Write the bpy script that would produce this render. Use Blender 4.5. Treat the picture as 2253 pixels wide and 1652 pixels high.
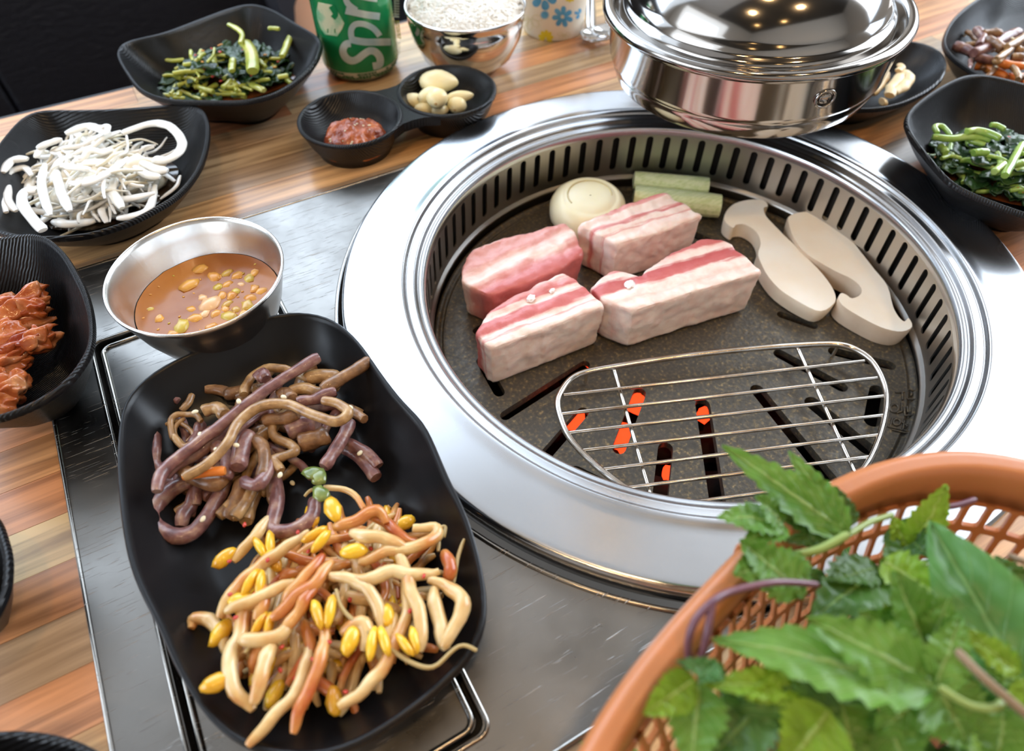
import bpy, bmesh, math, random
from mathutils import Vector, Matrix, noise
from mathutils.geometry import delaunay_2d_cdt
random.seed(7)
C = bpy.context.scene.collection
for o in list(bpy.data.objects): bpy.data.objects.remove(o)
PI = math.pi

# ------------------------------------------------------------------ camera
CX, CY, CZ = -0.2381, -0.2123, 0.2844
FPX, TILT, YAW, ROLL = 1497.47, 0.67331, -0.51958, 0.00762
cam_d = bpy.data.cameras.new('camera'); cam = bpy.data.objects.new('camera', cam_d); C.objects.link(cam)
RM = Matrix.Rotation(YAW, 4, 'Z') @ Matrix.Rotation(TILT, 4, 'X') @ Matrix.Rotation(ROLL, 4, 'Z')
cam.matrix_world = Matrix.Translation((CX, CY, CZ)) @ RM
cam_d.sensor_width = 36; cam_d.lens = FPX/2253*36; cam_d.clip_start = 0.01
cam_d.dof.use_dof = True; cam_d.dof.focus_distance = 0.35; cam_d.dof.aperture_fstop = 7.0
bpy.context.scene.camera = cam
O = Vector((CX, CY, CZ)); R3 = RM.to_3x3()

def ray(px, py):
    return R3 @ Vector(((px-1126.5)/FPX, -(py-826)/FPX, -1))
def at(px, py, z):
    """a point of the photograph on the horizontal plane at height z"""
    d = ray(px, py); return O + d*((z-O.z)/d.z)

# ------------------------------------------------------------------ world, exposure
w = bpy.data.worlds.new('room_air'); bpy.context.scene.world = w; w.use_nodes = True
w.node_tree.nodes['Background'].inputs[0].default_value = (0.62, 0.72, 0.95, 1)
w.node_tree.nodes['Background'].inputs[1].default_value = 0.8
vs = bpy.context.scene.view_settings
vs.view_transform = 'Standard'; vs.look = 'None'; vs.gamma = 1; vs.use_curve_mapping = False
vs.exposure = 0.22

# ------------------------------------------------------------------ lights (windows of the room and its warm lamps)
def area(name, loc, target, sx, sy, power, col):
    l = bpy.data.lights.new(name, 'AREA'); l.shape = 'RECTANGLE'; l.size = sx; l.size_y = sy
    l.energy = power; l.color = col
    o = bpy.data.objects.new(name, l); C.objects.link(o); o.location = loc
    o.rotation_euler = (Vector(target)-Vector(loc)).to_track_quat('-Z', 'Y').to_euler()
    return o
area('daylight_far_window', (-0.25, 1.68, 1.28), (0.0, 0.2, 0.35), 3.2, 1.7, 29, (0.70, 0.84, 1.0))
area('daylight_right_window', (2.25, 0.05, 1.25), (0.0, 0.0, 0.2), 2.2, 1.8, 58, (0.86, 0.93, 1.0))
area('daylight_left_window', (-2.3, 0.2, 0.9), (0.0, 0.0, 0.0), 2.0, 1.3, 15, (0.84, 0.92, 1.0))
for lx, ly, le in ((-1.1, -.9, 5), (.35, -1.3, 5), (-.2, -.45, 4)):
    pl = bpy.data.lights.new('warm_downlight', 'SPOT'); pl.energy = le*4.5; pl.color = (1, .66, .34); pl.shadow_soft_size = .06; pl.spot_size = 2.4; pl.spot_blend = .6
    po = bpy.data.objects.new('warm_downlight', pl); C.objects.link(po); po.location = (lx, ly, 2.12)

# ------------------------------------------------------------------ materials
def mat(name, col, rough=0.5, metal=0.0, col2=None, scale=40, detail=4, bump=0.0, bscale=None, bdist=0.001,
        sss=0.0, sssr=(1, .4, .25), coat=0.0, stretch=(1, 1, 1), ramp=None, spec=0.5, rough2=None, emit=None, aniso=0, trans=0, rot=0.0, rnd=False):
    m = bpy.data.materials.new(name); m.use_nodes = True
    nt = m.node_tree; n = nt.nodes; L = nt.links; b = n['Principled BSDF']
    b.inputs['Base Color'].default_value = (*col, 1); b.inputs['Roughness'].default_value = rough
    b.inputs['Metallic'].default_value = metal; b.inputs['Coat Weight'].default_value = coat
    b.inputs['Coat Roughness'].default_value = 0.12
    b.inputs['Specular IOR Level'].default_value = spec
    if trans: b.inputs['Transmission Weight'].default_value = trans
    if sss:
        b.inputs['Subsurface Weight'].default_value = sss; b.inputs['Subsurface Radius'].default_value = sssr
        b.inputs['Subsurface Scale'].default_value = 0.004
    if emit:
        b.inputs['Emission Color'].default_value = (*emit[:3], 1); b.inputs['Emission Strength'].default_value = emit[3]
    tc = n.new('ShaderNodeTexCoord'); mp = n.new('ShaderNodeMapping'); mp.inputs['Scale'].default_value = stretch
    mp.inputs['Rotation'].default_value = (0, 0, rot)
    src = tc.outputs['Object']
    if rnd:
        oi = n.new('ShaderNodeObjectInfo'); va = n.new('ShaderNodeVectorMath'); va.operation = 'ADD'
        vm = n.new('ShaderNodeMath'); vm.operation = 'MULTIPLY'; vm.inputs[1].default_value = 7.0
        L.new(oi.outputs['Random'], vm.inputs[0]); L.new(src, va.inputs[0]); L.new(vm.outputs[0], va.inputs[1]); src = va.outputs[0]
    L.new(src, mp.inputs['Vector'])
    if col2 or ramp:
        t = n.new('ShaderNodeTexNoise'); t.inputs['Scale'].default_value = scale; t.inputs['Detail'].default_value = detail
        L.new(mp.outputs[0], t.inputs['Vector'])
        r = n.new('ShaderNodeValToRGB'); L.new(t.outputs['Fac'], r.inputs[0])
        if ramp:
            while len(r.color_ramp.elements) < len(ramp): r.color_ramp.elements.new(0.5)
            for e, (p, c) in zip(r.color_ramp.elements, ramp): e.position = p; e.color = (*c, 1)
        else:
            r.color_ramp.elements[0].position = 0.35; r.color_ramp.elements[1].position = 0.65
            r.color_ramp.elements[0].color = (*col, 1); r.color_ramp.elements[1].color = (*col2, 1)
        L.new(r.outputs[0], b.inputs['Base Color'])
    if rough2 is not None:
        t2 = n.new('ShaderNodeTexNoise'); t2.inputs['Scale'].default_value = (bscale or scale)*0.5; L.new(mp.outputs[0], t2.inputs['Vector'])
        mr = n.new('ShaderNodeMapRange'); mr.inputs[1].default_value = .35; mr.inputs[2].default_value = .65
        mr.inputs[3].default_value = rough; mr.inputs[4].default_value = rough2
        L.new(t2.outputs['Fac'], mr.inputs[0]); L.new(mr.outputs[0], b.inputs['Roughness'])
    if bump:
        t3 = n.new('ShaderNodeTexNoise'); t3.inputs['Scale'].default_value = bscale or scale; t3.inputs['Detail'].default_value = 3
        L.new(mp.outputs[0], t3.inputs['Vector'])
        bp = n.new('ShaderNodeBump'); bp.inputs['Strength'].default_value = bump; bp.inputs['Distance'].default_value = bdist
        L.new(t3.outputs['Fac'], bp.inputs['Height']); L.new(bp.outputs[0], b.inputs['Normal'])
    return m

def brushed_ring():
    """stainless ring brushed round its centre: fine concentric grain"""
    m = mat('ring_steel', (.60, .62, .65), .24, 1); nt = m.node_tree; n = nt.nodes; L = nt.links; b = n['Principled BSDF']
    tc = n.new('ShaderNodeTexCoord'); sp = n.new('ShaderNodeSeparateXYZ'); L.new(tc.outputs['Object'], sp.inputs[0])
    hy = n.new('ShaderNodeVectorMath'); hy.operation = 'LENGTH'; L.new(tc.outputs['Object'], hy.inputs[0])
    an = n.new('ShaderNodeMath'); an.operation = 'ARCTAN2'; L.new(sp.outputs[1], an.inputs[0]); L.new(sp.outputs[0], an.inputs[1])
    cb = n.new('ShaderNodeCombineXYZ')
    a2 = n.new('ShaderNodeMath'); a2.operation = 'MULTIPLY'; a2.inputs[1].default_value = 1.2; L.new(an.outputs[0], a2.inputs[0])
    r2 = n.new('ShaderNodeMath'); r2.operation = 'MULTIPLY'; r2.inputs[1].default_value = 900; L.new(hy.outputs['Value'], r2.inputs[0])
    L.new(a2.outputs[0], cb.inputs[0]); L.new(r2.outputs[0], cb.inputs[1])
    t = n.new('ShaderNodeTexNoise'); t.inputs['Scale'].default_value = 1; t.inputs['Detail'].default_value = 4; L.new(cb.outputs[0], t.inputs['Vector'])
    bp = n.new('ShaderNodeBump'); bp.inputs['Strength'].default_value = .05; bp.inputs['Distance'].default_value = .0003
    L.new(t.outputs['Fac'], bp.inputs['Height']); L.new(bp.outputs[0], b.inputs['Normal'])
    b.inputs['Anisotropic'].default_value = .5
    tg = n.new('ShaderNodeTangent'); tg.direction_type = 'RADIAL'; tg.axis = 'Z'; L.new(tg.outputs[0], b.inputs['Tangent'])
    t2 = n.new('ShaderNodeTexNoise'); t2.inputs['Scale'].default_value = 14; L.new(tc.outputs['Object'], t2.inputs['Vector'])
    mr = n.new('ShaderNodeMapRange'); mr.inputs[1].default_value = .3; mr.inputs[2].default_value = .7; mr.inputs[3].default_value = .16; mr.inputs[4].default_value = .3
    L.new(t2.outputs['Fac'], mr.inputs[0]); L.new(mr.outputs[0], b.inputs['Roughness'])
    return m

def scratched_steel(name, base, rough):
    """worn stainless sheet: scratches of many directions in gloss and relief"""
    m = mat(name, base, rough, 1); nt = m.node_tree; n = nt.nodes; L = nt.links; b = n['Principled BSDF']
    tc = n.new('ShaderNodeTexCoord'); prev = None
    for k, (ang, sx, sy) in enumerate([(.5, 45, 1100), (-.9, 60, 1500), (1.45, 38, 1000), (-.35, 30, 900), (.9, 70, 1700)]):
        mp = n.new('ShaderNodeMapping'); mp.inputs['Rotation'].default_value = (0, 0, ang); mp.inputs['Scale'].default_value = (sx, sy, 1)
        mp.inputs['Location'].default_value = (k*3.1, k*1.7, 0)
        L.new(tc.outputs['Object'], mp.inputs[0])
        t = n.new('ShaderNodeTexNoise'); t.inputs['Scale'].default_value = 1; t.inputs['Detail'].default_value = 2; t.inputs['Distortion'].default_value = .6
        L.new(mp.outputs[0], t.inputs['Vector'])
        r = n.new('ShaderNodeMapRange'); r.inputs[1].default_value = .70; r.inputs[2].default_value = .80
        L.new(t.outputs['Fac'], r.inputs[0])
        if prev is None: prev = r.outputs[0]
        else:
            mx = n.new('ShaderNodeMath'); mx.operation = 'MAXIMUM'; L.new(prev, mx.inputs[0]); L.new(r.outputs[0], mx.inputs[1]); prev = mx.outputs[0]
    cm = n.new('ShaderNodeMix'); cm.data_type = 'RGBA'; L.new(prev, cm.inputs[0]); cm.inputs[6].default_value = (*base, 1); cm.inputs[7].default_value = (min(1, base[0]*2.1), min(1, base[1]*2.05), min(1, base[2]*2.0), 1)
    L.new(cm.outputs[2], b.inputs['Base Color'])
    bp = n.new('ShaderNodeBump'); bp.inputs['Strength'].default_value = .6; bp.inputs['Distance'].default_value = .0004
    L.new(prev, bp.inputs['Height']); L.new(bp.outputs[0], b.inputs['Normal'])
    t2 = n.new('ShaderNodeTexNoise'); t2.inputs['Scale'].default_value = 28; t2.inputs['Detail'].default_value = 5; L.new(tc.outputs['Object'], t2.inputs['Vector'])
    mr = n.new('ShaderNodeMapRange'); mr.inputs[1].default_value = .3; mr.inputs[2].default_value = .7; mr.inputs[3].default_value = rough*.7; mr.inputs[4].default_value = rough*1.5
    L.new(t2.outputs['Fac'], mr.inputs[0])
    ad = n.new('ShaderNodeMath'); ad.operation = 'MULTIPLY_ADD'; ad.inputs[1].default_value = .35; L.new(prev, ad.inputs[0]); L.new(mr.outputs[0], ad.inputs[2])
    L.new(ad.outputs[0], b.inputs['Roughness'])
    return m

def ribbed_black(name, ang, scale=900):
    """black melamine with fine parallel ribs moulded in"""
    m = mat(name, (.006, .006, .007), .30, 0, spec=.32); nt = m.node_tree; n = nt.nodes; L = nt.links; b = n['Principled BSDF']
    tc = n.new('ShaderNodeTexCoord'); mp = n.new('ShaderNodeMapping'); mp.inputs['Rotation'].default_value = (0, 0, ang); L.new(tc.outputs['Object'], mp.inputs[0])
    wv = n.new('ShaderNodeTexWave'); wv.inputs['Scale'].default_value = scale*.30; wv.inputs['Distortion'].default_value = 1.2; wv.inputs['Detail'].default_value = 1
    L.new(mp.outputs[0], wv.inputs['Vector'])
    bp = n.new('ShaderNodeBump'); bp.inputs['Strength'].default_value = .55; bp.inputs['Distance'].default_value = .0005
    L.new(wv.outputs['Fac'], bp.inputs['Height']); L.new(bp.outputs[0], b.inputs['Normal'])
    return m

def wood_mat():
    m = bpy.data.materials.new('table_wood'); m.use_nodes = True; nt = m.node_tree; n = nt.nodes; L = nt.links; b = n['Principled BSDF']
    tc = n.new('ShaderNodeTexCoord'); oi = n.new('ShaderNodeObjectInfo')
    sc = n.new('ShaderNodeVectorMath'); sc.operation = 'SCALE'; sc.inputs[0].default_value = (3, 5, 9); L.new(oi.outputs['Random'], sc.inputs['Scale'])
    ad = n.new('ShaderNodeVectorMath'); ad.operation = 'ADD'; L.new(tc.outputs['Object'], ad.inputs[0]); L.new(sc.outputs[0], ad.inputs[1])
    mp = n.new('ShaderNodeMapping'); mp.inputs['Scale'].default_value = (6, 130, 1); L.new(ad.outputs[0], mp.inputs[0])
    t = n.new('ShaderNodeTexNoise'); t.inputs['Scale'].default_value = 1; t.inputs['Detail'].default_value = 8; t.inputs['Roughness'].default_value = .6; t.inputs['Distortion'].default_value = .8
    L.new(mp.outputs[0], t.inputs['Vector'])
    tone = n.new('ShaderNodeValToRGB'); tone.color_ramp.interpolation = 'CONSTANT'; L.new(oi.outputs['Random'], tone.inputs[0])
    cols = [(0, (.72, .36, .15)), (.16, (.60, .27, .11)), (.3, (.78, .44, .19)), (.46, (.46, .30, .17)), (.58, (.52, .21, .095)), (.7, (.76, .52, .24)), (.8, (.56, .38, .21)), (.9, (.68, .30, .13))]
    while len(tone.color_ramp.elements) < len(cols): tone.color_ramp.elements.new(.5)
    for e, (p, c) in zip(tone.color_ramp.elements, cols): e.position = p; e.color = (*c, 1)
    g = n.new('ShaderNodeValToRGB'); L.new(t.outputs['Fac'], g.inputs[0])
    g.color_ramp.elements[0].position = .34; g.color_ramp.elements[0].color = (.45, .40, .36, 1)
    g.color_ramp.elements[1].position = .62; g.color_ramp.elements[1].color = (1.0, 1.0, 1.0, 1)
    mx = n.new('ShaderNodeMix'); mx.data_type = 'RGBA'; mx.blend_type = 'MULTIPLY'; mx.inputs[0].default_value = 1
    L.new(tone.outputs[0], mx.inputs[6]); L.new(g.outputs[0], mx.inputs[7]); L.new(mx.outputs[2], b.inputs['Base Color'])
    b.inputs['Roughness'].default_value = .32; b.inputs['Coat Weight'].default_value = .25; b.inputs['Coat Roughness'].default_value = .18
    bp = n.new('ShaderNodeBump'); bp.inputs['Strength'].default_value = .12; bp.inputs['Distance'].default_value = .0005
    L.new(t.outputs['Fac'], bp.inputs['Height']); L.new(bp.outputs[0], b.inputs['Normal'])
    return m

def pork_mat(name, layers, noise_amt=.0035, seed=0.0):
    """layers: [(v in metres from the rind side, colour)], read from the UV map laid across the layers"""
    m = bpy.data.materials.new(name); m.use_nodes = True; nt = m.node_tree; n = nt.nodes; L = nt.links; b = n['Principled BSDF']
    uv = n.new('ShaderNodeUVMap'); uv.uv_map = 'UVMap'; sp = n.new('ShaderNodeSeparateXYZ'); L.new(uv.outputs[0], sp.inputs[0])
    tc = n.new('ShaderNodeTexCoord')
    mp = n.new('ShaderNodeMapping'); mp.inputs['Location'].default_value = (seed, seed*.7, 0); L.new(tc.outputs['Object'], mp.inputs[0])
    t = n.new('ShaderNodeTexNoise'); t.inputs['Scale'].default_value = 42; t.inputs['Detail'].default_value = 5; t.inputs['Roughness'].default_value = .55; L.new(mp.outputs[0], t.inputs['Vector'])
    ma = n.new('ShaderNodeMath'); ma.operation = 'MULTIPLY_ADD'; ma.inputs[1].default_value = noise_amt*4; L.new(t.outputs['Fac'], ma.inputs[0]); L.new(sp.outputs[1], ma.inputs[2])
    um = n.new('ShaderNodeMapping'); um.inputs['Scale'].default_value = (45, 420, 1); um.inputs['Location'].default_value = (seed, seed*2, 0); L.new(uv.outputs[0], um.inputs[0])
    ts = n.new('ShaderNodeTexNoise'); ts.inputs['Scale'].default_value = 1; ts.inputs['Detail'].default_value = 3; L.new(um.outputs[0], ts.inputs['Vector'])
    ms_ = n.new('ShaderNodeMath'); ms_.operation = 'MULTIPLY_ADD'; ms_.inputs[1].default_value = .006; L.new(ts.outputs['Fac'], ms_.inputs[0]); L.new(ma.outputs[0], ms_.inputs[2])
    mb = n.new('ShaderNodeMath'); mb.operation = 'SUBTRACT'; mb.inputs[1].default_value = noise_amt*2+.003; L.new(ms_.outputs[0], mb.inputs[0])
    mc = n.new('ShaderNodeMath'); mc.operation = 'MULTIPLY'; mc.inputs[1].default_value = 1/.07; L.new(mb.outputs[0], mc.inputs[0])
    r = n.new('ShaderNodeValToRGB'); L.new(mc.outputs[0], r.inputs[0])
    while len(r.color_ramp.elements) < len(layers): r.color_ramp.elements.new(.5)
    for e, (p, c) in zip(r.color_ramp.elements, layers): e.position = max(0, min(1, p/.07)); e.color = (*c, 1)
    t2 = n.new('ShaderNodeTexNoise'); t2.inputs['Scale'].default_value = 160; t2.inputs['Detail'].default_value = 5; L.new(mp.outputs[0], t2.inputs['Vector'])
    r2 = n.new('ShaderNodeValToRGB'); L.new(t2.outputs['Fac'], r2.inputs[0])
    r2.color_ramp.elements[0].position = .32; r2.color_ramp.elements[0].color = (.93, .82, .80, 1); r2.color_ramp.elements[1].position = .6; r2.color_ramp.elements[1].color = (1, 1, 1, 1)
    mx = n.new('ShaderNodeMix'); mx.data_type = 'RGBA'; mx.blend_type = 'MULTIPLY'; mx.inputs[0].default_value = 1
    L.new(r.outputs[0], mx.inputs[6]); L.new(r2.outputs[0], mx.inputs[7]); L.new(mx.outputs[2], b.inputs['Base Color'])
    b.inputs['Roughness'].default_value = .34; b.inputs['Subsurface Weight'].default_value = .2; b.inputs['Subsurface Scale'].default_value = .004
    b.inputs['Subsurface Radius'].default_value = (1, .35, .25)
    b.inputs['Coat Weight'].default_value = .06; b.inputs['Coat Roughness'].default_value = .3
    t3 = n.new('ShaderNodeTexNoise'); t3.inputs['Scale'].default_value = 190; t3.inputs['Detail'].default_value = 5; L.new(mp.outputs[0], t3.inputs['Vector'])
    bp = n.new('ShaderNodeBump'); bp.inputs['Strength'].default_value = .5; bp.inputs['Distance'].default_value = .0012
    L.new(t3.outputs['Fac'], bp.inputs['Height']); L.new(bp.outputs[0], b.inputs['Normal'])
    return m

def leaf_mat(name, c1, c2, vein):
    m = bpy.data.materials.new(name); m.use_nodes = True; nt = m.node_tree; n = nt.nodes; L = nt.links; b = n['Principled BSDF']
    uv = n.new('ShaderNodeUVMap'); uv.uv_map = 'UVMap'; sp = n.new('ShaderNodeSeparateXYZ'); L.new(uv.outputs[0], sp.inputs[0])
    ab = n.new('ShaderNodeMath'); ab.operation = 'ABSOLUTE'; L.new(sp.outputs[1], ab.inputs[0])
    v1 = n.new('ShaderNodeMapRange'); v1.inputs[1].default_value = .03; v1.inputs[2].default_value = .09; v1.inputs[3].default_value = 1; v1.inputs[4].default_value = 0; L.new(ab.outputs[0], v1.inputs[0])
    # side veins run forward from the midrib
    ma = n.new('ShaderNodeMath'); ma.operation = 'MULTIPLY_ADD'; ma.inputs[1].default_value = -.32; L.new(ab.outputs[0], ma.inputs[0]); L.new(sp.outputs[0], ma.inputs[2])
    mm = n.new('ShaderNodeMath'); mm.operation = 'MULTIPLY'; mm.inputs[1].default_value = 44; L.new(ma.outputs[0], mm.inputs[0])
    sn = n.new('ShaderNodeMath'); sn.operation = 'SINE'; L.new(mm.outputs[0], sn.inputs[0])
    v2 = n.new('ShaderNodeMapRange'); v2.inputs[1].default_value = .93; v2.inputs[2].default_value = 1; v2.inputs[3].default_value = 0; v2.inputs[4].default_value = .45; L.new(sn.outputs[0], v2.inputs[0])
    mxv = n.new('ShaderNodeMath'); mxv.operation = 'MAXIMUM'; L.new(v1.outputs[0], mxv.inputs[0]); L.new(v2.outputs[0], mxv.inputs[1])
    tc = n.new('ShaderNodeTexCoord'); t = n.new('ShaderNodeTexNoise'); t.inputs['Scale'].default_value = 45; t.inputs['Detail'].default_value = 4; L.new(tc.outputs['Object'], t.inputs['Vector'])
    r = n.new('ShaderNodeValToRGB'); L.new(t.outputs['Fac'], r.inputs[0]); r.color_ramp.elements[0].position = .35; r.color_ramp.elements[1].position = .65
    r.color_ramp.elements[0].color = (*c1, 1); r.color_ramp.elements[1].color = (*c2, 1)
    mx = n.new('ShaderNodeMix'); mx.data_type = 'RGBA'; L.new(mxv.outputs[0], mx.inputs[0]); L.new(r.outputs[0], mx.inputs[6]); mx.inputs[7].default_value = (*vein, 1)
    L.new(mx.outputs[2], b.inputs['Base Color']); b.inputs['Roughness'].default_value = .34
    bp = n.new('ShaderNodeBump'); bp.inputs['Strength'].default_value = .5; bp.inputs['Distance'].default_value = .001; bp.invert = True
    L.new(mxv.outputs[0], bp.inputs['Height']); L.new(bp.outputs[0], b.inputs['Normal'])
    tr = n.new('ShaderNodeBsdfTranslucent'); L.new(mx.outputs[2], tr.inputs[0]); ms = n.new('ShaderNodeMixShader'); ms.inputs[0].default_value = .38
    out = n['Material Output']; L.new(b.outputs[0], ms.inputs[1]); L.new(tr.outputs[0], ms.inputs[2]); L.new(ms.outputs[0], out.inputs[0])
    return m

M = {}
M['wood'] = wood_mat()
M['ring'] = brushed_ring()
M['frame'] = scratched_steel('surround_steel', (.235, .225, .21), .34)
M['lid'] = scratched_steel('lid_steel', (.22, .21, .195), .30)
M['strip'] = scratched_steel('strip_steel', (.40, .38, .35), .22)
M['chrome'] = mat('hood_chrome', (.37, .35, .33), .11, 1, bump=.04, bscale=60, bdist=.0008)
M['chrome_band'] = mat('hood_band_steel', (.50, .47, .44), .13, 1, bump=.05, bscale=90, bdist=.0006, stretch=(1, 1, .15))
M['bowl_steel'] = mat('bowl_steel', (.70, .69, .67), .27, 1, bump=.15, bscale=500, bdist=.0003, stretch=(1, 1, .08))
M['bowl_polish'] = mat('rice_bowl_steel', (.72, .70, .68), .10, 1, bump=.05, bscale=60, bdist=.0008)
M['cutlery'] = mat('cutlery_steel', (.72, .72, .72), .09, 1)
M['wire'] = mat('wire_steel', (.80, .78, .75), .16, 1, col2=(.55, .47, .38), scale=60)
M['slot_wall'] = mat('slot_wall_steel', (.52, .50, .47), .34, 1, bump=.1, bscale=700, bdist=.0003)
M['iron'] = mat('cast_iron', (.05, .047, .043), .36, .35, ramp=[(.0, (.045, .041, .036)), (.50, (.078, .068, .054)), (.64, (.135, .105, .062)), (.74, (.28, .20, .10))], scale=480, detail=3, bump=.4, bscale=420, bdist=.0006, rough2=.5)
M['dark'] = mat('dark_housing', (.012, .011, .011), .6, .3, bump=.2, bscale=90)
M['coal'] = mat('charcoal', (.02, .018, .017), .8, 0, bump=.6, bscale=120, bdist=.002)
M['ember'] = mat('glowing_charcoal', (.08, .02, .01), .8, 0, bump=.5, bscale=120, bdist=.002, emit=(1.0, .055, .012, 1.9))
M['black_smooth'] = mat('black_melamine', (.007, .007, .008), .30, 0, spec=.28, bump=.12, bscale=60, bdist=.0006)
M['rib1'] = ribbed_black('ribbed_black_a', .5); M['rib2'] = ribbed_black('ribbed_black_b', 1.9); M['rib3'] = ribbed_black('ribbed_black_c', 1.1)
M['leather'] = mat('black_leather', (.010, .010, .014), .36, 0, bump=.7, bscale=70, bdist=.002, stretch=(1, 1, 2.5))
M['thread'] = mat('seam_black', (.006, .006, .007), .5)
M['skin'] = mat('skin', (.52, .27, .16), .5, 0, sss=.15)
M['cloth'] = mat('dark_shorts', (.03, .03, .04), .8)
M['cartilage'] = mat('cartilage', (.92, .78, .74), .3, 0, sss=.2)
M['onion'] = mat('onion_flesh', (.90, .85, .58), .32, 0, col2=(.95, .92, .70), scale=30, sss=.3, sssr=(1, .9, .5), bump=.15, bscale=150)
M['onion_line'] = mat('onion_ring_line', (.62, .52, .26), .4, 0, sss=.2)
M['leek'] = mat('leek_flesh', (.58, .64, .26), .4, 0, ramp=[(.3, (.60, .68, .28)), (.6, (.80, .84, .50))], scale=2, stretch=(20, 300, 300), sss=.2, sssr=(.8, 1, .4), bump=.3, bscale=3)
M['leek_core'] = mat('leek_core', (.70, .74, .45), .5)
M['mush'] = mat('mushroom_flesh', (.94, .84, .70), .55, 0, col2=(.97, .92, .83), scale=30, sss=.2, sssr=(1, .8, .6), bump=.1, bscale=300)
M['mush_side'] = mat('mushroom_side', (.80, .66, .48), .6, 0, col2=(.88, .76, .60), scale=50, sss=.15)
M['mush_side2'] = mat('mushroom_cap_edge', (.58, .44, .31), .6, 0, col2=(.70, .56, .42), scale=50, sss=.1)
M['mush_cap'] = mat('mushroom_cap_skin', (.60, .44, .30), .6, 0, col2=(.64, .50, .36), scale=60)
M['garlic'] = mat('garlic_clove', (.90, .76, .42), .3, 0, col2=(.93, .84, .55), scale=60, sss=.3, sssr=(1, .9, .5))
M['garlic_tip'] = mat('garlic_root_end', (.55, .34, .12), .5)
M['ssam'] = mat('ssamjang_paste', (.25, .045, .010), .24, 0, ramp=[(.35, (.20, .028, .006)), (.6, (.42, .09, .018)), (.75, (.62, .20, .05))], scale=130, detail=5, bump=.8, bscale=230, bdist=.003, coat=.15)
M['soup'] = mat('soup_broth', (.36, .13, .025), .22, 0, ramp=[(.35, (.30, .095, .016)), (.65, (.50, .20, .045))], scale=22, bump=.2, bscale=60, bdist=.001, coat=0, spec=.35)
M['soup_bit'] = mat('soup_vegetable', (.72, .38, .07), .25, 0, col2=(.60, .25, .05), scale=60, coat=.1)
M['soup_bit2'] = mat('soup_green_onion', (.58, .46, .07), .25, 0, col2=(.52, .30, .05), scale=80, coat=.1)
M['soup_garlic'] = mat('soup_garlic', (.78, .48, .25), .25, 0, coat=.1)
M['sprout'] = mat('sprout_stem', (.62, .40, .16), .28, 0, ramp=[(.3, (.56, .23, .06)), (.48, (.62, .40, .16)), (.7, (.74, .58, .32))], scale=60, bump=.3, bscale=260, sss=.3, sssr=(1, .7, .4), coat=.3, rnd=True)
M['sprout2'] = mat('sprout_stem_seasoned', (.58, .22, .05), .28, 0, ramp=[(.35, (.42, .09, .02)), (.55, (.60, .26, .07)), (.7, (.66, .40, .15))], scale=55, sss=.2, sssr=(1, .7, .4), coat=.3, rnd=True)
M['bean'] = mat('sprout_bean', (.80, .46, .025), .25, 0, ramp=[(.3, (.66, .30, .02)), (.55, (.82, .50, .03))], scale=70, sss=.25, sssr=(1, .7, .2), coat=.4, rnd=True)
M['root'] = mat('sprout_root', (.42, .30, .12), .35, 0)
M['namul1'] = mat('namul_mauve', (.20, .085, .08), .33, 0, ramp=[(.3, (.11, .045, .045)), (.5, (.22, .10, .09)), (.7, (.38, .24, .18))], scale=3, stretch=(60, 60, 60), bump=.4, bscale=6, bdist=.001, coat=.25, rnd=True)
M['namul2'] = mat('namul_tan', (.34, .20, .08), .33, 0, ramp=[(.3, (.20, .11, .045)), (.5, (.36, .20, .08)), (.7, (.52, .34, .16))], scale=3, stretch=(60, 60, 60), bump=.4, bscale=6, bdist=.001, coat=.25, rnd=True)
M['namul3'] = mat('namul_brown', (.22, .11, .05), .36, 0, ramp=[(.3, (.12, .06, .03)), (.6, (.28, .14, .06)), (.75, (.42, .26, .12))], scale=3, stretch=(60, 60, 60), bump=.5, bscale=6, bdist=.001, coat=.25, rnd=True)
M['carrot'] = mat('carrot', (.75, .19, .02), .3, 0, col2=(.80, .28, .05), scale=60, sss=.2, coat=.3)
M['radish'] = mat('onion_strip', (.74, .71, .62), .25, 0, ramp=[(.3, (.80, .76, .66)), (.55, (.92, .90, .85))], scale=22, sss=.35, sssr=(1, .95, .8), coat=.35, rnd=True)
M['radish2'] = mat('soaked_noodle_strip', (.62, .52, .34), .25, 0, ramp=[(.3, (.70, .60, .42)), (.6, (.88, .83, .70))], scale=30, sss=.35, sssr=(1, .9, .7), coat=.35, rnd=True)
M['soy'] = mat('soy_dressing', (.035, .018, .008), .06, 0, coat=.5)
M['redsauce'] = mat('chili_juice', (.16, .045, .012), .08, 0, coat=.5)
M['gstem'] = mat('green_stem', (.34, .38, .06), .25, 0, ramp=[(.3, (.30, .36, .04)), (.6, (.52, .54, .10)), (.75, (.72, .66, .24))], scale=40, sss=.15, sssr=(.6, 1, .2), coat=.4, rnd=True)
M['gstem2'] = mat('bright_green_stem', (.25, .42, .07), .25, 0, ramp=[(.3, (.16, .30, .04)), (.6, (.34, .50, .11)), (.75, (.50, .62, .22))], scale=40, sss=.15, sssr=(.6, 1, .2), coat=.4, rnd=True)
M['scallion'] = mat('green_onion_bit', (.10, .15, .03), .2, 0, col2=(.22, .26, .07), scale=200, coat=.4)
M['gleaf'] = mat('wilted_leaf', (.022, .06, .018), .32, 0, ramp=[(.3, (.010, .028, .010)), (.6, (.03, .085, .022)), (.75, (.07, .14, .04))], scale=60, bump=.6, bscale=160, bdist=.002, coat=.15, spec=.35, rnd=True)
M['chili'] = mat('chili_fleck', (.50, .03, .012), .3, 0, coat=.4)
M['chili2'] = mat('chili_seed', (.70, .32, .06), .35, 0)
M['sesame'] = mat('sesame', (.78, .68, .48), .45, 0, sss=.2)
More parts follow.
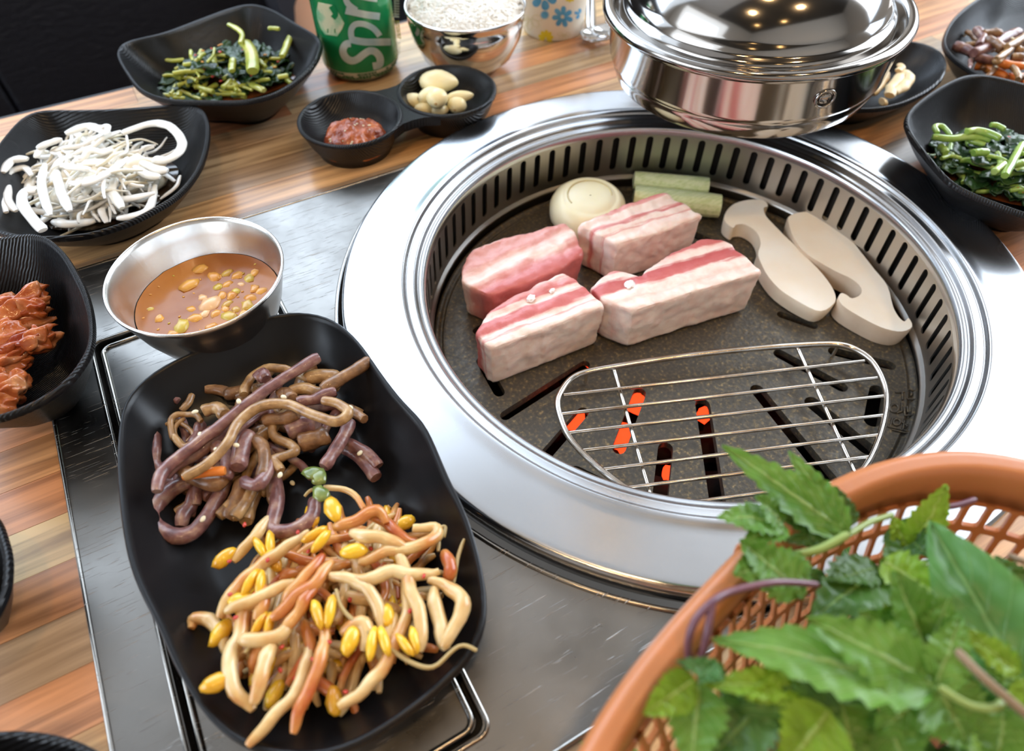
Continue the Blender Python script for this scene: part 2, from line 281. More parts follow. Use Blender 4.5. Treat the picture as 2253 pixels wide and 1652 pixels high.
M['kimchi'] = mat('kimchi_red', (.48, .11, .03), .22, 0, ramp=[(.3, (.30, .04, .01)), (.5, (.52, .14, .035)), (.7, (.66, .33, .16))], scale=55, sss=.2, bump=.7, bscale=150, bdist=.002, coat=.5, rnd=True)
M['tanbit'] = mat('dried_tofu', (.74, .54, .27), .45, 0, col2=(.80, .64, .38), scale=60, bump=.5, bscale=200, sss=.2)
M['rice'] = mat('cooked_rice', (.95, .92, .84), .35, 0, sss=.35, sssr=(1, .95, .85))
M['can_green'] = mat('can_green', (.010, .24, .075), .26, .35, coat=.5)
M['can_steel'] = mat('can_aluminium', (.66, .66, .62), .28, .9)
M['can_cream'] = mat('can_cream_band', (.60, .59, .50), .35, .3)
M['can_white'] = mat('can_letter_silver', (.46, .56, .54), .35, .35, ramp=[(.35, (.38, .50, .50)), (.65, (.60, .64, .58))], scale=60)
M['can_dark'] = mat('can_print_green', (.03, .12, .05), .4)
M['can_pale'] = mat('can_emblem_pale', (.60, .60, .38), .35, .2, ramp=[(.4, (.20, .45, .25)), (.6, (.62, .60, .40))], scale=90)
M['can_yellow'] = mat('can_print_yellow', (.62, .60, .03), .4)
M['paper'] = mat('paper_cup_white', (.80, .74, .62), .55, 0, sss=.1)
M['blue'] = mat('print_blue', (.07, .32, .58), .5, 0, col2=(.12, .42, .70), scale=120)
M['yellow'] = mat('print_yellow', (.76, .62, .03), .5)
M['paleline'] = mat('print_pale_line', (.66, .60, .36), .5)
M['orange'] = mat('basket_plastic', (.50, .18, .065), .33, 0, sss=.12, sssr=(1, .4, .2), bump=.08, bscale=300)
M['leafA'] = leaf_mat('herb_leaf_mid', (.085, .23, .020), (.16, .33, .045), (.34, .50, .14))
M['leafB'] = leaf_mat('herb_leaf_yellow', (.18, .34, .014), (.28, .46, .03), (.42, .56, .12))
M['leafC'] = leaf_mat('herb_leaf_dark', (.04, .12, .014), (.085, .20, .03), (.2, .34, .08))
M['leafD'] = leaf_mat('smooth_leaf', (.075, .22, .045), (.12, .30, .07), (.22, .42, .14))
M['pstem'] = mat('purple_stem', (.10, .035, .06), .35, 0, col2=(.17, .07, .09), scale=60, coat=.2)
M['lstem'] = mat('herb_stem', (.24, .32, .08), .4)
M['bstem'] = mat('brown_stem', (.24, .16, .09), .5)
M['plaster'] = mat('wall_plaster', (.52, .46, .39), .8, bump=.2, bscale=80)
M['ceil'] = mat('ceiling_paint', (.50, .45, .40), .8)
M['ceil_dark_added'] = mat('dome_darkening_ceiling', (.05, .04, .03), .6)  # for the unseen ceiling slab that darkens the dome's reflection
M['floor'] = mat('floor_dark_tile', (.09, .075, .06), .5)
M['glass'] = mat('daylight_pane', (.6, .7, .8), .3, emit=(.72, .84, 1.0, 3.0))
M['lamp'] = mat('lamp_glow', (1, .8, .5), .5, emit=(1.0, .60, .22, 9.0))
M['metal_dark'] = mat('lamp_housing', (.05, .05, .05), .4, .5)

# ------------------------------------------------------------------ helpers
def link(name, verts, faces, m=None, parent=None, smooth=True, uvs=None, mats=None, fmat=None, auto=None):
    me = bpy.data.meshes.new(name); me.from_pydata([tuple(v) for v in verts], [], faces)
    if smooth: me.polygons.foreach_set('use_smooth', [True]*len(me.polygons))
    if uvs:
        l = me.uv_layers.new(name='UVMap')
        for lp in me.loops: l.data[lp.index].uv = uvs[lp.vertex_index]
    if mats:
        for q in mats: me.materials.append(q)
        for p, i in zip(me.polygons, fmat): p.material_index = i
    elif m: me.materials.append(m)
    o = bpy.data.objects.new(name, me); C.objects.link(o)
    if parent: o.parent = parent
    if auto is not None:
        md = o.modifiers.new('edges', 'EDGE_SPLIT'); md.split_angle = math.radians(auto)
    me.update()
    return o

def tag(o, label=None, cat=None, group=None, kind=None):
    if label: o['label'] = label
    if cat: o['category'] = cat
    if group: o['group'] = group
    if kind: o['kind'] = kind
    return o

def empty(name, loc=(0, 0, 0)):
    """things are modelled in room coordinates; the empty marks the thing"""
    o = bpy.data.objects.new(name, None); C.objects.link(o); o.empty_display_size = .02; return o

class MB:
    def __init__(s): s.v = []; s.f = []; s.uv = []; s.fm = []
    def add(s, v, f, mi=0, uv=None):
        k = len(s.v); s.v += [Vector(x) for x in v]; s.f += [tuple(i+k for i in q) for q in f]; s.fm += [mi]*len(f)
        s.uv += uv if uv else [(0, 0)]*len(v); return s
    def build(s, name, m=None, parent=None, smooth=True, mats=None, auto=None, uv=False):
        return link(name, s.v, s.f, m, parent, smooth, s.uv if uv else None, mats, s.fm if mats else None, auto)

def box(x0, x1, y0, y1, z0, z1):
    v = [(x, y, z) for z in (z0, z1) for y in (y0, y1) for x in (x0, x1)]
    return v, [(0, 2, 3, 1), (4, 5, 7, 6), (0, 1, 5, 4), (2, 6, 7, 3), (0, 4, 6, 2), (1, 3, 7, 5)]

def catmull(p, n=4, closed=False):
    p = [Vector(q) for q in p]; out = []; N = len(p)
    if N < 3 and not closed:
        return [p[0].lerp(p[1], i/(n*2)) for i in range(n*2+1)]
    rng = range(N) if closed else range(N-1)
    for i in rng:
        a = p[(i-1) % N] if closed else p[max(i-1, 0)]; b = p[i]; c = p[(i+1) % N]; d = p[(i+2) % N] if closed else p[min(i+2, N-1)]
        for k in range(n):
            t = k/n; out.append(.5*((2*b)+(c-a)*t+(2*a-5*b+4*c-d)*t*t+(3*b-a-3*c+d)*t**3))
    if not closed: out.append(p[-1])
    return out

def tube(pts, r, seg=8, flat=1.0, closed=False, up=None, caps=True, twist=0.0):
    """swept tube; r a number or a list along the path; flat squeezes it into a ribbon"""
    n = len(pts); v = []; f = []; uv = []
    T = []
    for i in range(n):
        a = pts[(i-1) % n] if closed else pts[max(i-1, 0)]; b = pts[(i+1) % n] if closed else pts[min(i+1, n-1)]
        d = (b-a); T.append(d.normalized() if d.length > 1e-9 else Vector((1, 0, 0)))
    u = up or Vector((0, 0, 1))
    if abs(T[0].dot(u)) > .95: u = Vector((0, 1, 0))
    N = (u-T[0]*u.dot(T[0])).normalized()
    for i in range(n):
        if up is not None and abs(T[i].dot(up)) < .95: N = up
        N = (N-T[i]*N.dot(T[i])); N = N.normalized() if N.length > 1e-6 else Vector((0, 0, 1)); B = T[i].cross(N)
        rr = r[min(int(i*len(r)/n), len(r)-1)] if isinstance(r, (list, tuple)) else r
        e = 1.0
        if caps and not closed:
            if i == 0 or i == n-1: e = .82
        for k in range(seg):
            a = 2*PI*k/seg + twist*i/n
            v.append(pts[i]+(B*math.cos(a)+N*math.sin(a)*flat)*rr*e); uv.append((i/n, k/seg))
    rng = n if closed else n-1
    for i in range(rng):
        j = (i+1) % n
        for k in range(seg):
            l = (k+1) % seg; f.append((i*seg+k, i*seg+l, j*seg+l, j*seg+k))
    if not closed:
        k0_ = len(v); v += [q.copy() for q in v[:seg]]; k1_ = len(v); v += [q.copy() for q in v[(n-1)*seg:n*seg]]
        f.append(tuple(k0_+k for k in range(seg))[::-1]); f.append(tuple(k1_+k for k in range(seg)))
    return v, f

def lathe(prof, n=64, c=(0, 0, 0), mat4=None):
    v = []; f = []
    for (r, z) in prof:
        for k in range(n):
            a = 2*PI*k/n; v.append(Vector((c[0]+r*math.cos(a), c[1]+r*math.sin(a), c[2]+z)))
    for i in range(len(prof)-1):
        for k in range(n):
            l = (k+1) % n; f.append((i*n+k, i*n+l, (i+1)*n+l, (i+1)*n+k))
    if mat4: v = [mat4 @ q for q in v]
    return v, f

def disc(c, r, n=48, z=0, jit=0):
    v = [Vector((c[0], c[1], z))]+[Vector((c[0]+r*(1+jit*noise.noise((math.cos(2*PI*k/n)*2, math.sin(2*PI*k/n)*2, c[0]*50)))*math.cos(2*PI*k/n), c[1]+r*math.sin(2*PI*k/n), z)) for k in range(n)]
    return v, [(0, 1+k, 1+(k+1) % n) for k in range(n)]

def inside(p, poly):
    x, y = p; c = False; j = len(poly)-1
    for i in range(len(poly)):
        xi, yi = poly[i][:2]; xj, yj = poly[j][:2]
        if (yi > y) != (yj > y) and x < (xj-xi)*(y-yi)/(yj-yi)+xi: c = not c
        j = i
    return c

def fill(outer, holes=(), step=None):
    """triangulate an outline with holes (and optional inner grid points)"""
    pts = []; edges = []
    for loop in [outer]+list(holes):
        k = len(pts); n = len(loop); pts += [Vector((p[0], p[1])) for p in loop]; edges += [(k+i, k+(i+1) % n) for i in range(n)]
    if step:
        xs = [p[0] for p in outer]; ys = [p[1] for p in outer]
        y = min(ys)+step*.5
        while y < max(ys):
            x = min(xs)+step*.5
            while x < max(xs):
                if inside((x, y), outer) and not any(inside((x, y), h) for h in holes):
                    if min((x-p.x)**2+(y-p.y)**2 for p in pts[:len(outer)]) > (step*.4)**2: pts.append(Vector((x, y)))
                x += step
            y += step
    vo, eo, fo, *_ = delaunay_2d_cdt(pts, edges, [], 0, 1e-7)
    tr = []
    for t in fo:
        c = sum((vo[i] for i in t), Vector((0, 0)))/len(t)
        if inside(c, outer) and not any(inside(c, h) for h in holes):
            a, b, d = [vo[i] for i in t]
            if (b-a).cross(d-a) < 0: t = t[::-1]
            tr.append(tuple(t))
    return vo, tr

def slab(outer, holes, z0, z1, step=None, zf=None):
    """solid plate with holes"""
    vo, tr = fill(outer, holes, step); n = len(vo)
    zf = zf or (lambda x, y: 0)
    v = [Vector((p.x, p.y, z1+zf(p.x, p.y))) for p in vo]+[Vector((p.x, p.y, z0)) for p in vo]
    f = list(tr)+[tuple(i+n for i in t)[::-1] for t in tr]
    cnt = {}
    for t in tr:
        for a, b in zip(t, t[1:]+t[:1]):
            cnt[(a, b)] = cnt.get((a, b), 0)+1
    for (a, b) in cnt:
        if (b, a) not in cnt: f.append((b, a, a+n, b+n))
    return v, f

def capsule(a, b, r, n=6):
    a = Vector(a[:2]); b = Vector(b[:2]); d = (b-a); ang = math.atan2(d.y, d.x); out = []
    for k in range(n+1): t = ang+PI/2+PI*k/n; out.append((a.x+r*math.cos(t), a.y+r*math.sin(t)))
    for k in range(n+1): t = ang-PI/2+PI*k/n; out.append((b.x+r*math.cos(t), b.y+r*math.sin(t)))
    return out

def blob(c, rx, ry, rz, rough=.15, rot=0.0, seed=0.0, sub=2, freq=1.6, tilt=0.0):
    bm = bmesh.new(); bmesh.ops.create_icosphere(bm, subdivisions=sub, radius=1)
    mt = Matrix.Rotation(rot, 3, 'Z') @ Matrix.Rotation(tilt, 3, 'X'); v = []
    for q in bm.verts:
        p = q.co.copy(); p *= 1+rough*noise.noise(p*freq+Vector((seed, seed*1.3, seed*.7)))*2
        v.append(Vector(c)+mt @ Vector((p.x*rx, p.y*ry, p.z*rz)))
    f = [tuple(l.index for l in q.verts) for q in bm.faces]; bm.free(); return v, f

# ------------------------------------------------------------------ the setting: room shell
def struct(name, v, f, m): return tag(link(name, v, f, m, smooth=False), kind='structure')
FZ = -.75
struct('floor', *box(-2.6, 2.6, -2.6, 1.9, FZ-.05, FZ), M['floor'])
struct('ceiling', *box(-2.6, 2.6, -.25, 1.9, 2.2, 2.25), M['ceil'])
struct('added_dark_ceiling_1', *box(-2.6, 2.6, -2.6, -.25, 2.16, 2.25), M['ceil_dark_added'])  # unseen dark half of the ceiling, added so the hood dome reflects dark
def wall_with_window(name, ax, pos, a0, a1, w0, w1, h0, h1, nwin):
    """wall slab on axis ax at pos; window opening w0..w1, h0..h1"""
    mb = MB()
    def bx(a, b, z0, z1, t0=0, t1=.08):
        s = 1 if pos > 0 else -1
        lo, hi = sorted((pos+s*t0, pos+s*t1))
        mb.add(*(box(a, b, lo, hi, z0, z1) if ax == 'y' else box(lo, hi, a, b, z0, z1)))
    bx(a0, w0, FZ, 2.2); bx(w1, a1, FZ, 2.2); bx(w0, w1, FZ, h0); bx(w0, w1, h1, 2.2)
    tag(mb.build(name, M['plaster'], smooth=False), kind='structure')
    fr = MB(); s = 1 if pos > 0 else -1
    def fx(a, b, z0, z1):
        lo, hi = sorted((pos+s*.01, pos+s*.05)); fr.add(*(box(a, b, lo, hi, z0, z1) if ax == 'y' else box(lo, hi, a, b, z0, z1)))
    t = .04; fx(w0, w1, h0, h0+t); fx(w0, w1, h1-t, h1); fx(w0, w0+t, h0+t, h1-t); fx(w1-t, w1, h0+t, h1-t); fx((w0+w1)/2-t/2, (w0+w1)/2+t/2, h0+t, h1-t)
    w_ = tag(fr.build('window_%d' % nwin, M['metal_dark'], smooth=False), kind='structure')
    for k in range(2):
        a = w0+t if k == 0 else (w0+w1)/2+t/2; b = (w0+w1)/2-t/2 if k == 0 else w1-t
        lo, hi = sorted((pos+s*.025, pos+s*.03)); link('pane', *(box(a, b, lo, hi, h0+t, h1-t) if ax == 'y' else box(lo, hi, a, b, h0+t, h1-t)), M['glass'], w_, smooth=False)
wall_with_window('wall_back', 'y', 1.9, -2.6, 2.6, -1.9, 1.3, .15, 2.1, 1)
wall_with_window('wall_right', 'x', 2.6, -2.6, 1.9, -1.1, 1.2, .25, 2.15, 2)
wall_with_window('wall_left', 'x', -2.6, -2.6, 1.9, -.6, 1.2, .2, 1.5, 3)
struct('wall_front', *box(-2.6, 2.6, -2.68, -2.6, FZ, 2.2), M['plaster'])
lamps = [(-1.1, -.9), (.35, -1.3), (-.2, -.50), (-1.7, -1.9), (-.5, -2.1), (1.0, -.6)]
for i, (x, y) in enumerate(lamps):
    t = empty('ceiling_lamp'); tag(t, 'round warm downlight set in the dark ceiling', 'lamp', 'warm ceiling downlights')
    link('housing', *lathe([(.115, 2.158), (.125, 2.14), (.105, 2.135), (.102, 2.157)], 24, (x, y, 0)), M['metal_dark'], t)
    link('bulb', *lathe([(.0005, 2.145), (.055, 2.143), (.090, 2.148), (.098, 2.156)], 24, (x, y, 0)), M['lamp'], t)

# booth bench beyond the table
bench = empty('booth_bench'); tag(bench, 'black leather booth bench beyond the far edge of the table', 'bench')
def pad(x0, x1, y0, y1, z0, z1, r=.03, nx=14, ny=10):
    mb = MB(); bm = bmesh.new(); bmesh.ops.create_cube(bm, size=1)
    for v in bm.verts: v.co = Vector(((x0+x1)/2+v.co.x*(x1-x0), (y0+y1)/2+v.co.y*(y1-y0), (z0+z1)/2+v.co.z*(z1-z0)))
    bmesh.ops.bevel(bm, geom=bm.edges[:], offset=r, segments=4, affect='EDGES', profile=.5)
    v = [q.co.copy() for q in bm.verts]; f = [tuple(l.index for l in q.verts) for q in bm.faces]; bm.free(); return v, f
link('seat', *pad(-1.8, .9, .56, 1.0, -.42, -.29), M['leather'], bench)
for x0, x1 in ((-1.8, -1.02), (-1.019, -.42), (-.419, .9)):
    link('backrest', *pad(x0, x1, .99, 1.12, -.30, .30, .010), M['leather'], bench)
link('backing_board', *box(-1.79, .89, 1.08, 1.16, -.50, .27), M['thread'], bench, smooth=False)
link('base', *box(-1.8, .9, .56, .98, FZ, -.42), M['thread'], bench, smooth=False)

# ------------------------------------------------------------------ table
table = empty('dining_table'); tag(table, 'restaurant table of brown butcher-block wood staves with a built-in grill', 'table')
XL, XR, YN, YF = -.75, .80, -.46, .391
FX0, FX1, FY0, FY1 = -.3425, .17, -.180, .184
rw = .0251; y = YF
rows = []
while y > YN: rows.append((max(y-rw, YN), y)); y -= rw
cuts = []
for (a, b) in rows:
    segs = []
    if b <= FY0+1e-6 or a >= FY1-1e-6: segs = [(XL, XR, a, b)]
    else:
        segs = [(XL, FX0, a, b), (FX1, XR, a, b)]
        if b > FY1: segs.append((FX0, FX1, FY1, b))
        if a < FY0: segs.append((FX0, FX1, a, FY0))
    for (s0, s1, a0, b0) in segs:
        x = s0-random.uniform(0, .25) if s1-s0 > .3 else s0
        while x < s1:
            e = x+random.uniform(.26, .55)
            if s1-e < .06: e = s1
            g = .00012; u0 = max(x, s0)
            mbx = box(u0+g, min(e, s1)-g, a0+g, b0-g, -.022, random.uniform(-.00012, 0)); x = e
            if mbx[0][1][0]-mbx[0][0][0] > .002: link('wood_stave', *mbx, M['wood'], table, smooth=False)
mb = MB(); mb.add(*slab([(XL, YN), (XR, YN), (XR, YF), (XL, YF)], [[(-.30, -.1640), (.1640, -.1640), (.1640, .1640), (-.30, .1640)]], -.035, -.0222))
mb.build('underlay', M['thread'], table, smooth=False)
mb = MB(); mb.add(*box(XL, XR, YF, YF+.003, -.035, .0)); mb.add(*box(XL-.003, XL, YN, YF+.003, -.035, 0)); mb.add(*box(XR, XR+.003, YN, YF+.003, -.035, 0)); mb.add(*box(XL, XR, YN-.003, YN, -.035, 0))
mb.build('edge_band', M['thread'], table, smooth=False)
for (x, y) in ((-.66, -.38), (.7, -.38), (-.66, .3), (.7, .3)): link('leg', *box(x-.025, x+.025, y-.025, y+.025, FZ, -.035), M['metal_dark'], table, smooth=False)
circ = lambda r, n=96: [(r*math.cos(2*PI*k/n), r*math.sin(2*PI*k/n)) for k in range(n)]
LX0, LX1, LY0, LY1 = -.3165, -.2175, -.1600, .1150
def rrect(x0, x1, y0, y1, r, n=5):
    out = []
    for (cx, cy, a0) in ((x1-r, y1-r, 0), (x0+r, y1-r, PI/2), (x0+r, y0+r, PI), (x1-r, y0+r, 1.5*PI)):
        for k in range(n+1): a = a0+PI/2*k/n; out.append((cx+r*math.cos(a), cy+r*math.sin(a)))
    return out
RC = .2045
def clipc(r):   # the round cut of the surround, stopping at its straight sides
    pts = []
    for k in range(240):
        a = 2*PI*k/240; x, y = r*math.cos(a), r*math.sin(a)
        pts.append((min(x, FX1-.0005), max(min(y, FY1-.0005), FY0+.0005)))
    out = [pts[0]]
    for p in pts[1:]:
        if math.hypot(p[0]-out[-1][0], p[1]-out[-1][1]) > 1e-4: out.append(p)
    return out
mb = MB(); mb.add(*slab(rrect(FX0, FX1, FY0, FY1, .004), [rrect(LX0, LX1, LY0, LY1, .005), clipc(RC)], -.006, .0012))
sur = mb.build('steel_surround', M['frame'], table, smooth=False)
# rolled lip round the steel sheet and collar round the grill
pts = [Vector((x, y, .0008)) for x, y in rrect(FX0+.001, FX1, FY0+.001, FY1-.001, .004)]
link('surround_lip', *tube(pts, .0011, 6, closed=True, caps=False), M['strip'], table)
arc = [Vector((RC*math.cos(a), RC*math.sin(a), .0012)) for a in [PI+ (k/60-.5)*2*1.09 for k in range(61)]]
link('collar', *tube(arc, .0013, 8), M['strip'], table)
arc2 = [Vector((RC*math.cos(a), RC*math.sin(a), .0012)) for a in [math.radians(-116+k*1.5) for k in range(36)] if RC*math.sin(a) > FY0]
# sunken tray lid at the left
lid = empty('tray_lid'); tag(lid, 'scratched steel tray lid sunk in the surround under the big black plate', 'lid')
mb = MB(); mb.add(*slab(rrect(LX0+.0022, LX1-.0022, LY0+.0022, LY1-.0022, .005), [], -.005, -.0008)); mb.build('panel', M['lid'], lid, smooth=False)
pts = [Vector((x, y, -.0006)) for x, y in rrect(LX0+.0034, LX1-.0034, LY0+.0034, LY1-.0034, .005)]
link('folded_edge', *tube(pts, .0014, 6, closed=True, caps=False), M['strip'], lid)
pts = [Vector((x, y, .0012)) for x, y in rrect(LX0-.0012, LX1+.0012, LY0-.0012, LY1+.0012, .005)]
link('opening_lip', *tube(pts, .0010, 6, closed=True, caps=False), M['strip'], table)
mb = MB(); mb.add(*slab(rrect(LX0-.002, LX1+.002, LY0-.002, LY1+.002, .005), [], -.012, -.0085)); mb.build('tray_bottom', M['dark'], table, smooth=False)
# screw heads in the strip
for (px, py) in ((172, 990), (226, 1400)):
    pass

# ------------------------------------------------------------------ grill
grill = empty('table_grill'); tag(grill, 'round charcoal grill with a wide brushed steel ring set in the table', 'grill')
prof = [(.1992, .0003), (.2001, .0010), (.2002, .0030), (.2001, .0092), (.1997, .0106), (.1988, .0115), (.1977, .0119), (.1967, .01205), (.1950, .0121), (.1900, .0121), (.1800, .0122), (.1740, .0123), (.1720, .0124), (.1700, .0127), (.1685, .0131), (.1675, .0133), (.1663, .0134), (.1652, .0131), (.1646, .0124), (.1643, .0112), (.1638, .0106), (.1630, .0104), (.1600, .0104), (.1592, .0103), (.1585, .0098), (.1578, .0086), (.1570, .0080), (.1560, .0078), (.1548, .0077), (.1538, .0072), (.1530, .0058), (.1526, .0040), (.1525, .0015)]
link('ring', *lathe(prof, 192), M['ring'], grill)
# slotted wall: 75 cells unrolled then wrapped
NC = 75; cell = 2*PI/NC; hw = .5
outer = [(0, 0), (1, 0), (1, 1), (0, 1)]
z_t, z_b = .0015, -.0335
def wrap(u, v):
    r = .1525+.0012*(1-v); a = u*cell; z = z_b+(z_t-z_b)*v
    return Vector((r*math.cos(a), r*math.sin(a), z))
cw = cell*.153; ch = z_t-z_b
sr = .0025
hole = [(x/cw, y/ch) for x, y in capsule((cw/2, .0078), (cw/2, .0312), sr, 6)]
vo, tr = fill([(0, 0), (.5, 0), (1, 0), (1, 1), (.5, 1), (0, 1)], [hole])
mb = MB()
for c in range(NC):
    vv = [wrap(c+p.x, p.y) for p in vo]; ins = [p*1.0 for p in vv]
    mb.add(vv, [t[::-1] for t in tr])
    hv = [wrap(c+x, y) for x, y in hole]; ho = [Vector((q.x*1.006, q.y*1.006, q.z)) for q in hv]; n = len(hv)
    mb.add(hv+ho, [(i, (i+1) % n, (i+1) % n+n, i+n) for i in range(n)])
mb.build('slotted_wall', M['slot_wall'], grill)
link('ledge', *lathe([(.1537, -.0335), (.1530, -.0343), (.1520, -.0352), (.1514, -.0362), (.1518, -.0372), (.1530, -.0378), (.1542, -.0384), (.1548, -.0400), (.1552, -.0470)], 128), M['slot_wall'], grill)
link('housing', *lathe([(.1575, .004), (.1595, -.03), (.1600, -.085), (.135, -.105), (.001, -.110)], 64), M['dark'], grill)

# cast iron grate with slots
GZ = -.0440; PCX, PCY = .0008, -.001
plate = empty('grill_plate'); tag(plate, 'round cast iron grill plate with radiating slots and embossed lettering', 'grill plate')
S = [((1060, 795), (1098, 862), 11), ((1112, 914), (1287, 800), 11), ((1203, 998), (1283, 905), 12), ((1268, 1036), (1385, 1094), 12), ((1362, 985), (1408, 862), 13),
     ((1452, 1100), (1465, 985), 15), ((1547, 888), (1583, 1130), 14), ((1667, 856), (1850, 1085), 13), ((1716, 776), (1852, 850), 11), ((1835, 772), (1958, 804), 10),
     ((1788, 885), (1906, 985), 14), ((1930, 860), (1918, 925), 13), ((1800, 590), (1880, 680), 14), ((1640, 500), (1700, 560), 10), ((1720, 690), (1790, 715), 8),
     ((1050, 728), (1085, 705), 9), ((1395, 640), (1330, 600), 9), ((1190, 560), (1120, 580), 9), ((1500, 500), (1560, 530), 9)]
holes = []
for a, b, w_ in S:
    A = at(a[0], a[1], GZ); B = at(b[0], b[1], GZ); d = (A-O).length; holes.append(capsule(A, B, w_/FPX*d*1.12))
prad = [.1475]
def dish(x, y):
    r = math.hypot(x-PCX, y-PCY); return -.0015*(1-min(1, r/.13)**2)
outer_c = [(x+PCX, y+PCY) for x, y in circ(.1460, 120)]
import itertools
v, f = slab(outer_c, holes, GZ-.006, GZ, .0052, dish)
mb = MB(); mb.add(v, f)
mb.build('plate_disc', M['iron'], plate, auto=40)
link('plate_rim', *lathe([(.1455, GZ-.006), (.1458, GZ-.00005), (.1470, GZ), (.1478, GZ-.0007), (.1487, GZ-.0013), (.1496, GZ-.0006), (.1503, GZ+.0005), (.1515, GZ+.0011), (.1527, GZ+.0007), (.1536, GZ-.0008), (.1538, GZ-.006)], 160, (PCX, PCY, 0)), M['iron'], plate)
q = lambda X, Y: at(1880+X/4.72, 780+Y/4.72, GZ+.0004)
def arcp(cx, cy, rx, ry, n=14): return [q(cx+rx*math.cos(2*PI*k/n), cy+ry*math.sin(2*PI*k/n)) for k in range(n)]
strokes = [([(548, 462), (632, 468), (642, 380), (552, 366), (548, 462)], 0), ([(588, 430), (594, 395)], 0), ([(425, 392), (518, 388)], 0), ([(497, 388), (500, 472)], 0),
           ([(438, 608), (492, 590), (492, 500)], 0), ([(512, 545), (525, 632), (600, 632), (612, 548)], 0), ([(550, 540), (556, 600)], 0), ([(340, 742), (565, 800)], 0), ([(388, 778), (552, 818)], 0), ([(478, 690), (548, 742)], 0), ([(520, 690), (500, 790)], 0), ([(395, 660), (370, 750)], 0)]
mb = MB()
for s, _ in strokes: mb.add(*tube([q(*p) for p in s], .00075, 6))
mb.add(*tube(arcp(415, 555, 42, 42), .00075, 6, closed=True)); mb.add(*tube(arcp(440, 700, 36, 32), .00075, 6, closed=True))
tag(mb.build('embossed_lettering', M['iron'], plate), 'raised lettering cast into the plate rim')

# charcoal below
ems = [(1268, 925, .008), (1370, 965, .010), (1396, 885, .010), (1550, 912, .006), (1470, 1040, .005), (1302, 797, .007)]
GC = 'glowing charcoal under the plate'
for i, (px, py, r) in enumerate(ems):
    p = at(px, py, -.067); o = link('charcoal', *blob(p, r, r*.7, r*.7, .3, i, i*3.1, 2), M['ember']); tag(o, 'glowing red lump of charcoal showing through the plate slots', 'charcoal', GC)
for i in range(46):
    a = random.uniform(0, 2*PI); r = .125*math.sqrt(random.random()); o = link('charcoal', *blob((r*math.cos(a), r*math.sin(a), -.090+random.uniform(-.006, .008)), .02, .013, .012, .3, a*2, i*1.7, 2), M['coal'])
    tag(o, 'black unlit lump of charcoal in the grill below the plate', 'charcoal', 'dark charcoal under the plate')

# wire rack
RZ = GZ+.011
rack = empty('wire_rack'); tag(rack, 'D-shaped steel wire rack lying over the front of the grill plate', 'rack')
fr = [(1226.5, 891), (1233, 864), (1255, 835), (1291, 818), (1366, 804), (1499, 784), (1633, 769), (1766, 759), (1846, 758), (1890, 773), (1921, 798), (1943, 838), (1951, 878), (1945, 926), (1930, 975), (1908, 1020), (1870, 1062), (1800, 1108), (1700, 1140), (1580, 1150), (1477, 1128), (1411, 1095), (1344, 1051), (1291, 1006), (1255, 966), (1237, 931)]
link('frame', *tube(catmull([at(x, y, RZ) for x, y in fr], 5, True), .0019, 8, closed=True, caps=False), M['wire'], rack)
bars = [((1240, 869), (1901, 794)), ((1233, 911), (1929, 831)), ((1251, 952), (1943, 871)), ((1280, 991), (1945, 913)), ((1322, 1033), (1936, 956)), ((1370, 1074), (1916, 1004)), ((1440, 1116), (1865, 1058)), ((1560, 1146), (1770, 1118))]
for a, b in bars: link('bar', *tube([at(*a, RZ), at(*((a[0]+b[0])/2, (a[1]+b[1])/2), RZ), at(*b, RZ)], .0013, 8), M['wire'], rack)
for a, b in (((1349, 808), (1436, 1106)), ((1752, 760), (1885, 1048))):
    pts = [at(*a, RZ)] + [at(a[0]+(b[0]-a[0])*t, a[1]+(b[1]-a[1])*t, RZ-.0024) for t in (.05, .3, .6, .95)] + [at(*b, RZ)]
    link('cross_wire', *tube(catmull(pts, 4), .0012, 8), M['wire'], rack)
for (x, y) in ((1291, 818), (1846, 758), (1908, 1020), (1344, 1051)):
    p = at(x, y, RZ); link('foot', *tube([p, Vector((p.x, p.y, GZ+.0005))], .0013, 8), M['wire'], rack)

